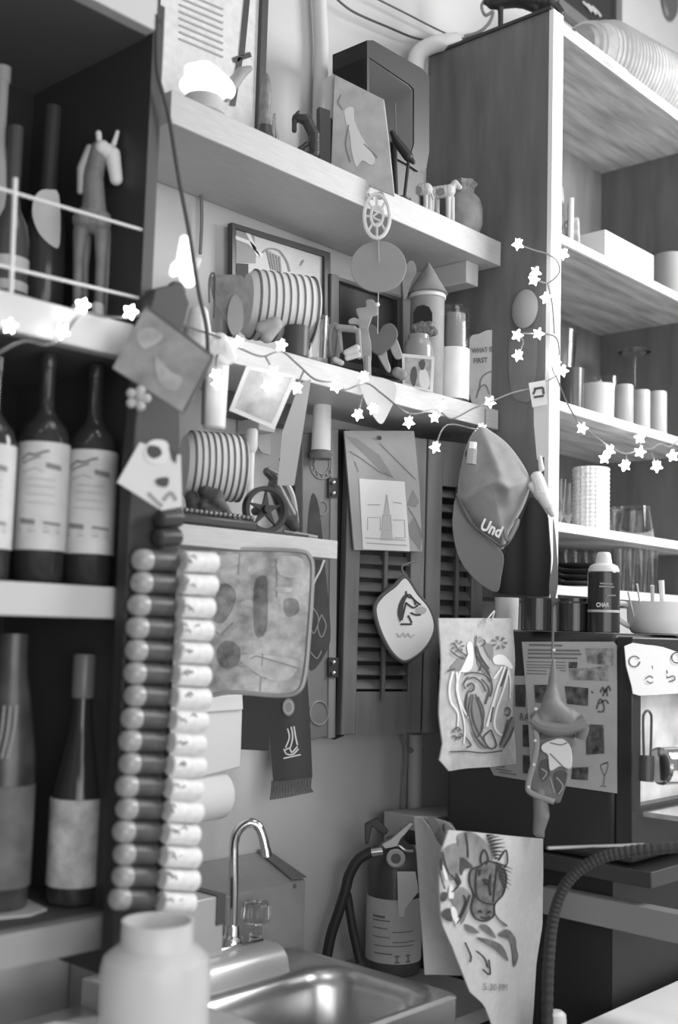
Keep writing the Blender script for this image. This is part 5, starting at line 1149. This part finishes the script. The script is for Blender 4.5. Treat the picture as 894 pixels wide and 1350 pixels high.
obj('gauge', B().lathe(qf.p(522, 1129, .012), [(.016, 0), (.017, .006), (.014, .008), (.001, .007)], 24, ax=qf.n), G(.5, .3), g)
obj('gauge_ring', B().lathe(qf.p(522, 1129, .0195), [(.008, 0), (.009, .001), (.001, .001)], 20, ax=qf.n), G(.12, .3), g)
obj('lever', B().prism([qf.p(*p, .01) for p in fz([(305, 185), (345, 160), (420, 95), (435, 105), (385, 165), (370, 195), (320, 205)])], -qf.n*.012), G(.5, .25, m=.8), g, bevel=.002)
obj('carry_handle', B().tube([qf.p(*p, .006) for p in c2(fz([(330, 190), (370, 190), (400, 210), (432, 212)]))], .004, 8), G(.4, .25, m=.8), g)
obj('black_grip', B().prism([qf.p(*p, -.004) for p in fz([(240, 110), (290, 85), (335, 140), (320, 155), (270, 120), (255, 190), (242, 190)])], -qf.n*.014), G(.05, .4), g, bevel=.002)
obj('hose', B().tube([qf.p(x, y, o_) for (x, y), o_ in zip(c2(fz([(300, 213), (265, 220), (215, 250), (180, 310), (165, 370), (140, 450), (110, 540), (90, 640), (80, 690)]), 5), [0]*60)], 6.8*k, 12), G(.03, .5), g)
obj('hose_coupling', B().tube([qf.p(*fz([(268, 218)])[0], .002), qf.p(*fz([(312, 212)])[0], .002)], 6.5*k, 12), G(.7, .2, m=.9), g)
obj('hose_return', B().tube([qf.p(*p, -.015) for p in c2(fz([(170, 390), (178, 440), (195, 540), (222, 660)]), 5)], 6*k, 12), G(.035, .5), g)
o = obj('inspection_tag', B().prism([PF(535, 1180, 1.33).p(*p) for p in fz([(370, 295), (440, 295), (450, 350), (452, 375), (400, 440), (395, 475), (375, 470)])], V((0, .001, 0))), G(.72, .6)); tag(o, 'white folded inspection tag hanging on the fire extinguisher', 'tag')
# boxes behind towel
g = thing('cardboard_box', 'pale box on the wall ledge between the extinguisher and the black appliance', 'box', (1.9, 1.4, 1.05))
q = PY(1.36); a = q.p(575, 1100); c = q.p(657, 1070)
obj('box_body', B().prism([q.p(560, 1078), q.p(657, 1068), q.p(657, 1100), q.p(560, 1130)], (0, .10, 0)), G(.45, .6), g, bevel=.002)
obj('box_lid', B().prism([PY(1.40).p(590, 1080), PY(1.40).p(636, 1050), PY(1.40).p(650, 1068), PY(1.40).p(600, 1082)], (0, .02, 0)), G(.4, .6), g)
q = PY(1.33); o = obj('small_carton', B().prism([q.p(640, 1090), q.p(686, 1088), q.p(686, 1112), q.p(640, 1130)], (0, .05, 0)), G(.38, .6), bevel=.002); tag(o, 'small pale carton just below the appliance corner', 'carton')

# ------------------------------------------------------------------ horse towel
rip = lambda x, y: .004*math.sin(x*.06+.01*y)
TY = 1.06
q = Pl((0, TY, 0), (0, -1, 0), rip)
g = thing('horse_towel', 'pale cotton towel printed with horse heads and 5:30 PM draped beside the extinguisher', 'towel', q.p(650, 1345))
R_ = [(718, 1106), (719, 1150), (718, 1220), (710, 1270), (706, 1330), (704, 1352)]
L_ = [(590, 1094), (577, 1130), (578, 1170), (582, 1215), (600, 1250), (611, 1280), (620, 1308), (636, 1324), (646, 1350)]
obj('front_panel', cloth_b(q, L_, R_, .0025, 24, 28), G(.56, .8, n=.05, sc=80, bump=.15), g, smooth=60)
# side panel folded back
def drape(cols, nv=20):
    vs = []; 
    for (tp, bt, y) in cols:
        qq_ = PY(y)
        for j in range(nv+1): t = j/nv; vs.append(qq_.p(tp[0]+(bt[0]-tp[0])*t, tp[1]+(bt[1]-tp[1])*t))
    N_ = len(vs); vs2 = [v+V((.002, .001, 0)) for v in vs]; fs = []; m = nv+1; nc = len(cols)
    for i in range(nc-1):
        for j in range(nv): qd = [i*m+j, (i+1)*m+j, (i+1)*m+j+1, i*m+j+1]; fs += [qd, [N_+x for x in reversed(qd)]]
    for j in range(nv): fs += [[j, j+1, N_+j+1, N_+j], [(nc-1)*m+j+1, (nc-1)*m+j, N_+(nc-1)*m+j, N_+(nc-1)*m+j+1]]
    for i in range(nc-1): fs += [[(i+1)*m, i*m, N_+i*m, N_+(i+1)*m], [i*m+nv, (i+1)*m+nv, N_+(i+1)*m+nv, N_+i*m+nv]]
    return B().add(vs+vs2, fs)
obj('side_panel', drape([((546, 1077), (560, 1285), TY+.09), ((556, 1078), (580, 1285), TY+.075), ((566, 1090), (596, 1286), TY+.05), ((578, 1112), (612, 1286), TY+.022), ((586, 1120), (618, 1286), TY+.008)]), G(.54, .8, n=.05, sc=80), g, smooth=60)
obj('top_fold', drape([((548, 1076), (566, 1100), TY+.09), ((570, 1078), (578, 1112), TY+.06), ((590, 1084), (588, 1118), TY+.02), ((600, 1094), (598, 1125), TY)], 8), G(.54, .8), g, smooth=60)
tz = lambda p: Z(560, 1060, 4.656, p)
fill(PY(TY, rip), 'neck_print', G(.24, .7, n=.3, sc=40), g, [c2(tz(p), 4, True) for p in ([(200, 190), (270, 170), (340, 195), (395, 260), (415, 340), (340, 380), (290, 395), (225, 340), (205, 260)], [(90, 280), (190, 240), (215, 330), (220, 420), (170, 470), (130, 430), (100, 350)], [(150, 560), (230, 510), (290, 560), (280, 640), (230, 740), (180, 620)])], off=.0015, cut=8)
fill(PY(TY, rip), 'head_print', G(.15, .7, n=.5, sc=60), g, [c2(tz([(345, 380), (385, 350), (440, 370), (480, 430), (465, 540), (415, 610), (408, 680), (360, 716), (310, 700), (288, 640), (302, 560), (280, 480), (290, 405)]), 4, True)], off=.002, cut=8)
ln = [c2(tz(p)) for p in ([(345, 380), (385, 350), (440, 370), (480, 430), (465, 540), (415, 610), (408, 680), (360, 716), (310, 700), (288, 640), (302, 560), (280, 480), (290, 405), (345, 380)], [(350, 370), (345, 330), (365, 280), (385, 330), (375, 370)], [(440, 345), (480, 280), (488, 350), (470, 390)], [(300, 550), (350, 600), (408, 612)], [(325, 395), (315, 470), (318, 570)], [(430, 385), (420, 470), (405, 600)], [(355, 460), (370, 480), (380, 500)], [(325, 660), (340, 650)], [(250, 175), (265, 250), (270, 330)], [(90, 290), (110, 370), (140, 430)], [(150, 430), (190, 470), (210, 500), (160, 540)], [(280, 560), (250, 650), (200, 740)], [(240, 560), (255, 600), (215, 700)], [(80, 330), (75, 420), (110, 520)], [(310, 900), (350, 940), (370, 1000)], [(250, 850), (280, 930), (275, 970)], [(340, 1010), (380, 1040), (375, 950)])]
mn = []
for T, b0, b1 in ((((425, 192), (450, 196), (470, 212), (480, 235), (482, 262), (474, 290), (460, 312), (445, 335)), (380, 195), (420, 330)), (((520, 398), (516, 420), (498, 442), (508, 470), (514, 500), (496, 522), (474, 520)), (425, 360), (462, 500))):
    n_ = len(T)
    for i, t in enumerate(T):
        f = i/(n_-1); bx_, by_ = b0[0]+(b1[0]-b0[0])*f, b0[1]+(b1[1]-b0[1])*f
        mx, my = (bx_+t[0])/2, (by_+t[1])/2-7
        mn.append(c2(tz([(bx_, by_-9), (mx, my), t, (mx, my+9), (bx_, by_+9)]), 3, True))
strokes(PY(TY, rip), 'outline_print', G(.03, .7), g, ln, 1.9, off=.003)
fill(PY(TY, rip), 'mane_print', G(.04, .7), g, mn, off=.0034)
strokes(PY(TY, rip), 'face_details', G(.03, .7), g, [c2(tz(p)) for p in ([(350, 470), (368, 462), (384, 476), (372, 490), (356, 484)], [(325, 665), (335, 655), (342, 668)], [(372, 668), (382, 655), (390, 664)], [(335, 690), (360, 700), (385, 688)], [(395, 430), (388, 500), (392, 560)], [(340, 400), (335, 440)])], 2.2, off=.0036)
fills(PY(TY, rip), 'shadow_print', G(.07, .7, n=.5, sc=60), g, [c2(tz(p), 4, True) for p in ([(222, 330), (280, 360), (300, 390), (250, 400), (225, 440)], [(60, 310), (85, 290), (90, 400), (70, 380)], [(90, 540), (130, 545), (120, 590), (85, 590)], [(95, 660), (150, 640), (170, 720), (110, 700)], [(190, 420), (230, 480), (200, 500)])], off=.0026, cut=8)
fill(PY(TY, rip), 'flame_print', G(.15, .7, n=.3, sc=60), g, [c2(tz(p), 4, True) for p in ([(250, 740), (290, 750), (330, 790), (280, 790), (255, 765)], [(330, 750), (370, 740), (410, 790), (415, 820), (370, 790)], [(430, 800), (490, 765), (545, 820), (555, 880), (570, 940), (540, 1000), (525, 900), (500, 830)], [(310, 820), (390, 830), (460, 870), (500, 960), (460, 930), (400, 880)], [(415, 660), (440, 700), (490, 740), (470, 745), (425, 700)])], off=.0022, cut=8)
fill(PY(TY, rip), 'white_print', G(.8, .7), g, [c2(tz(p), 4, True) for p in ([(150, 490), (170, 520), (175, 575), (140, 575), (140, 530)], [(160, 630), (190, 640), (205, 690), (185, 720), (165, 680)], [(185, 705), (215, 700), (215, 740), (195, 745)], [(90, 370), (120, 420), (130, 460), (105, 450)])], off=.0028, cut=8)
text(PY(TY, rip), G(.22, .7), g, '5:30 PM', 633, 1304, 9, ang=.04, off=.003, w=.78)
sb = B()
fill_b(PY(TY+.03), [c2(tz(p), 4, True) for p in ([(10, 80), (60, 90), (90, 150), (60, 200), (90, 250), (50, 180)], [(100, 130), (150, 110), (180, 160), (130, 150), (120, 190)])], off=.002, cut=8, b=sb)
obj('fold_print', sb, G(.08, .7), g, smooth=0)

# ------------------------------------------------------------------ jester ornament
q = PF(735, 970, 1.02); k = kk(735, 970, 1.02)
g = thing('hanging_hat_ornament', 'grey hanging pointed hat ornament with a patterned sleeve and long tongue', 'ornament', q.p(720, 1105))
jz = lambda p: Z(640, 820, 3.52, p)
obj('hat', blob_b(q, [(730, 870, 3, 728, 905, 7, .0, .0), (728, 905, 7, 728, 935, 16, 0, .012), (728, 932, 14, 715, 950, 13, .012, .012), (730, 935, 16, 750, 950, 14, .012, .012), (750, 945, 13, 764, 948, 7, .01, .0), (715, 948, 12, 706, 945, 8, .01, 0)], k, vox=.0028, smooth=6), G(.2, .6, n=.15), g)
obj('brim', B().tube([q.p(x, y, .018) for x, y in c2(jz([(220, 440), (260, 470), (340, 485), (420, 475), (465, 450)]))], .011, 10), G(.24, .6), g)
obj('brim', B().tube([q.p(x, y, .014) for x, y in c2(jz([(235, 470), (300, 500), (400, 495), (455, 480), (440, 540)]))], .009, 10), G(.16, .6), g)
sl = jz([(250, 500), (400, 500), (425, 570), (395, 660), (375, 760), (345, 850), (290, 830), (215, 790), (195, 770), (220, 650), (235, 560)])
obj('sleeve', slab(Pl(q.p(725, 1000, .008), q.n), sl, .022), G(.15, .6, n=.3, sc=30), g, bevel=.006)
qs = Pl(q.p(725, 1000, .0082), q.n)
obj('side_cord', B().tube([q.p(x, y, .01) for x, y in c2(jz([(228, 480), (240, 560), (225, 650), (200, 750), (215, 790), (320, 830)]))], .005, 8), G(.3, .5), g)
obj('white_flower', slab(Pl(q.p(730, 990, .013), q.n), c2(jz([(260, 575), (290, 555), (350, 540), (390, 570), (402, 620), (395, 680), (345, 670), (300, 690), (290, 620), (265, 600)]), 4, True), .004), G(.7, .6), g, bevel=.001)['label'] = 'white flower patch'
strokes(Pl(q.p(730, 990, .0135), q.n), 'patch_lines', INK, g, [jz([(300, 610), (380, 690)]), c2(jz([(300, 560), (350, 570), (380, 560)]))], 1.2)
fills(Pl(q.p(730, 990, .0085), q.n), 'sleeve_pattern', G(.07, .6), g, [c2(jz(p), 4, True) for p in ([(255, 650), (290, 640), (300, 700), (270, 740), (250, 700)], [(320, 700), (380, 700), (350, 800), (330, 780)], [(260, 520), (400, 510), (410, 540), (340, 530), (265, 545)])], off=.001)
strokes(Pl(q.p(730, 990, .0085), q.n), 'sleeve_lines', G(.34, .6), g, [c2(jz(p)) for p in ([(260, 680), (285, 700), (265, 730)], [(330, 720), (360, 760), (340, 800)], [(300, 720), (320, 790)])], 1.6)
obj('tongue', blob_b(q, [(712, 1045, 10, 714, 1075, 11), (714, 1075, 11, 710, 1096, 8), (710, 1096, 7, 716, 1102, 3)], k, vox=.0025), G(.2, .6), g)
b = B()
for x, y in jz([(333, 450), (235, 400), (232, 545), (226, 655), (201, 758), (318, 130)]): b.ball(q.p(x, y, .022), .0028, n=8)
obj('pin_heads', b, G(.75, .3), g)
obj('cord', B().tube([q.p(728, 868), q.p(729, 840), q.p(730, 800)], .0022, 6), G(.15, .5), g)

# ------------------------------------------------------------------ hose, knob
q = PF(760, 1160, .93)
g = thing('ribbed_hose', 'dark ribbed hose curving out from under the black appliance', 'hose', q.p(712, 1290))
hp = [q.p(x, y) for x, y in c2([(905, 1116), (860, 1119), (820, 1124), (790, 1132), (765, 1146), (747, 1165), (735, 1190), (728, 1220), (724, 1260), (722, 1310), (722, 1370)], 14)]
kq = kk(760, 1160, .93)
obj('hose_tube', B().tube(hp, [(7.8 if i % 3 else 6.8)*kq for i in range(len(hp))], 14), G(.035, .6), g)
base, h, k = std(733, 1333, .99, .60)
g = thing('bottle', 'bottle whose round white cap shows at the bottom edge', 'bottle', base)
lath('cap', G(.75, .5), g, base, h, k, [(12, .93), (13, .95), (12, .985), (7, 1), (.1, 1)]); lath('bottle_body', G(.2, .4), g, base, h, k, [(24, 0), (25, .5), (24, .8), (12, .92), (.1, .92)])
o = obj('bottle_shelf', B().box((1.63, .975, .575), (1.762, 1.05, .60)), G(.1, .5)); tag(o, 'low dark shelf under the white capped bottle', 'shelf')
o = obj('metal_strip', B().tube([PY(.905).p(722, 1118), PY(.905).p(850, 1113)], .0022, 6), G(.5, .3, m=.7)); tag(o, 'thin bright metal strip along the front of the appliance stand', 'strip')
q = PY(.93)

# ------------------------------------------------------------------ star lights
def garland(name, label, wires, stars):
    g = thing('string_lights', label, 'string lights', PY(wires[0][1]).p(*wires[0][0][0]))
    b = B()
    for pts, y in wires:
        b.tube([(y if hasattr(y, 'p') else PY(y)).p(x, yy) for x, yy in c2(pts, 5)], .0016, 6)
    obj('wire', b, G(.16, .5), g)
    for (x, y, dp) in stars:
        r = 8.0 if x > 210 else 10
        pl = PF(x, y, dp, az=random.uniform(-.3, .3)); a0 = random.uniform(-.6, .6)-pi/2
        s_ = B().prism([pl.p(*p, .003) for p in star(x, y, r, .5, a0)], -pl.n*.006)
        st_ = obj('star_bulb', s_, STAR, g)
        obj('socket', B().tube([pl.p(x, y, -.004), pl.p(x+2, y-9, -.006)], .0028, 8), G(.3, .5), st_)
    return g
garland('a', 'string of star lights crossing the front of the bottle rack', [([(-10, 470), (30, 450), (60, 455), (82, 445), (100, 420), (112, 412), (140, 418), (172, 418), (200, 408)], 1.17)],
    [(13, 430, 1.165), (82, 437, 1.165), (109, 403, 1.165), (172, 411, 1.165)])
garland('b', 'string of star lights draped along the middle wall shelf', [([(200, 412), (245, 430), (290, 445), (314, 458), (345, 470), (370, 463), (392, 480), (415, 500), (440, 505), (455, 514), (482, 505), (505, 520), (540, 545), (575, 540), (595, 552), (625, 538), (646, 530)], 1.25), ([(285, 498), (286, 470), (300, 450)], 1.25), ([(361, 490), (350, 470)], 1.25), ([(391, 512), (400, 490)], 1.25), ([(472, 546), (478, 520)], 1.25), ([(539, 555), (541, 545)], 1.25), ([(574, 590), (590, 560), (635, 566), (640, 540)], 1.25)],
    [(x, y, 1.245) for x, y in ((314, 451), (371, 455), (285, 494), (287, 506), (361, 490), (353, 509), (391, 512), (443, 510), (480, 497), (492, 539), (472, 547), (539, 557), (573, 550), (582, 535), (574, 590), (635, 566), (646, 530))])
q = PX(CX0-.012)
def yat(px, py): return PX(CX0-.012).p(px, py).y
garland('c', 'string of star lights wound around the cabinet side and front edge', [([(646, 530), (675, 518), (706, 510), (735, 495)], 1.175), ([(683, 322), (705, 330), (722, 335), (735, 345), (737, 360), (722, 373), (705, 368)], 1.175), ([(683, 469), (690, 450), (682, 441), (710, 440), (733, 445), (737, 470), (728, 482), (732, 495)], 1.175), ([(722, 373), (728, 400), (731, 440)], 1.175)],
    [(x, y, 1.17) for x, y in ((683, 322), (743, 335), (706, 359), (704, 369), (720, 393), (682, 442), (710, 440), (683, 469), (732, 476), (742, 489))])
garland('d', 'string of star lights hanging across the open front of the cabinet', [([(733, 495), (745, 525), (757, 548), (768, 562), (785, 575), (800, 586), (815, 595), (828, 598), (844, 592), (858, 592), (870, 585), (885, 588), (905, 570)], 1.165), ([(824, 614), (826, 600)], 1.165), ([(866, 615), (858, 594)], 1.165), ([(844, 577), (845, 596)], 1.165)],
    [(x, y, 1.16) for x, y in ((768, 565), (797, 604), (804, 594), (824, 614), (844, 596), (844, 577), (866, 615), (887, 601))])

# ================================================================== lights
def area(name, loc, target, size, power, sy=None):
    ld = bpy.data.lights.new(name, 'AREA'); ld.energy = power; ld.size = size
    if sy: ld.shape = 'RECTANGLE'; ld.size_y = sy
    o = bpy.data.objects.new(name, ld); COL.objects.link(o); o.location = loc
    o.rotation_euler = (V(target)-V(loc)).to_track_quat('-Z', 'Y').to_euler(); return o
area('window_light', (2.75, .05, 2.6), (2.2, 1.4, 1.8), .8, 37)
area('room_fill', (.55, -1.7, 1.6), (1.6, 1.45, 1.25), 2.0, 35)  # broad unseen fill added behind the camera
area('left_fill', (-.25, -.7, 1.35), (1.7, 1.45, 1.15), 1.0, 9)  # soft fill added to lift the shaded lower wall
area('ceiling_light', (1.3, .3, 3.5), (1.5, 1.3, 1.6), .7, 5)
w = bpy.data.worlds.new('world'); SC.world = w; w.use_nodes = True
w.node_tree.nodes['Background'].inputs[0].default_value = (1, 1, 1, 1); w.node_tree.nodes['Background'].inputs[1].default_value = .30
SC.view_settings.view_transform = 'Standard'; SC.view_settings.look = 'None'; SC.view_settings.exposure = 0; SC.view_settings.gamma = 1; SC.view_settings.use_curve_mapping = False
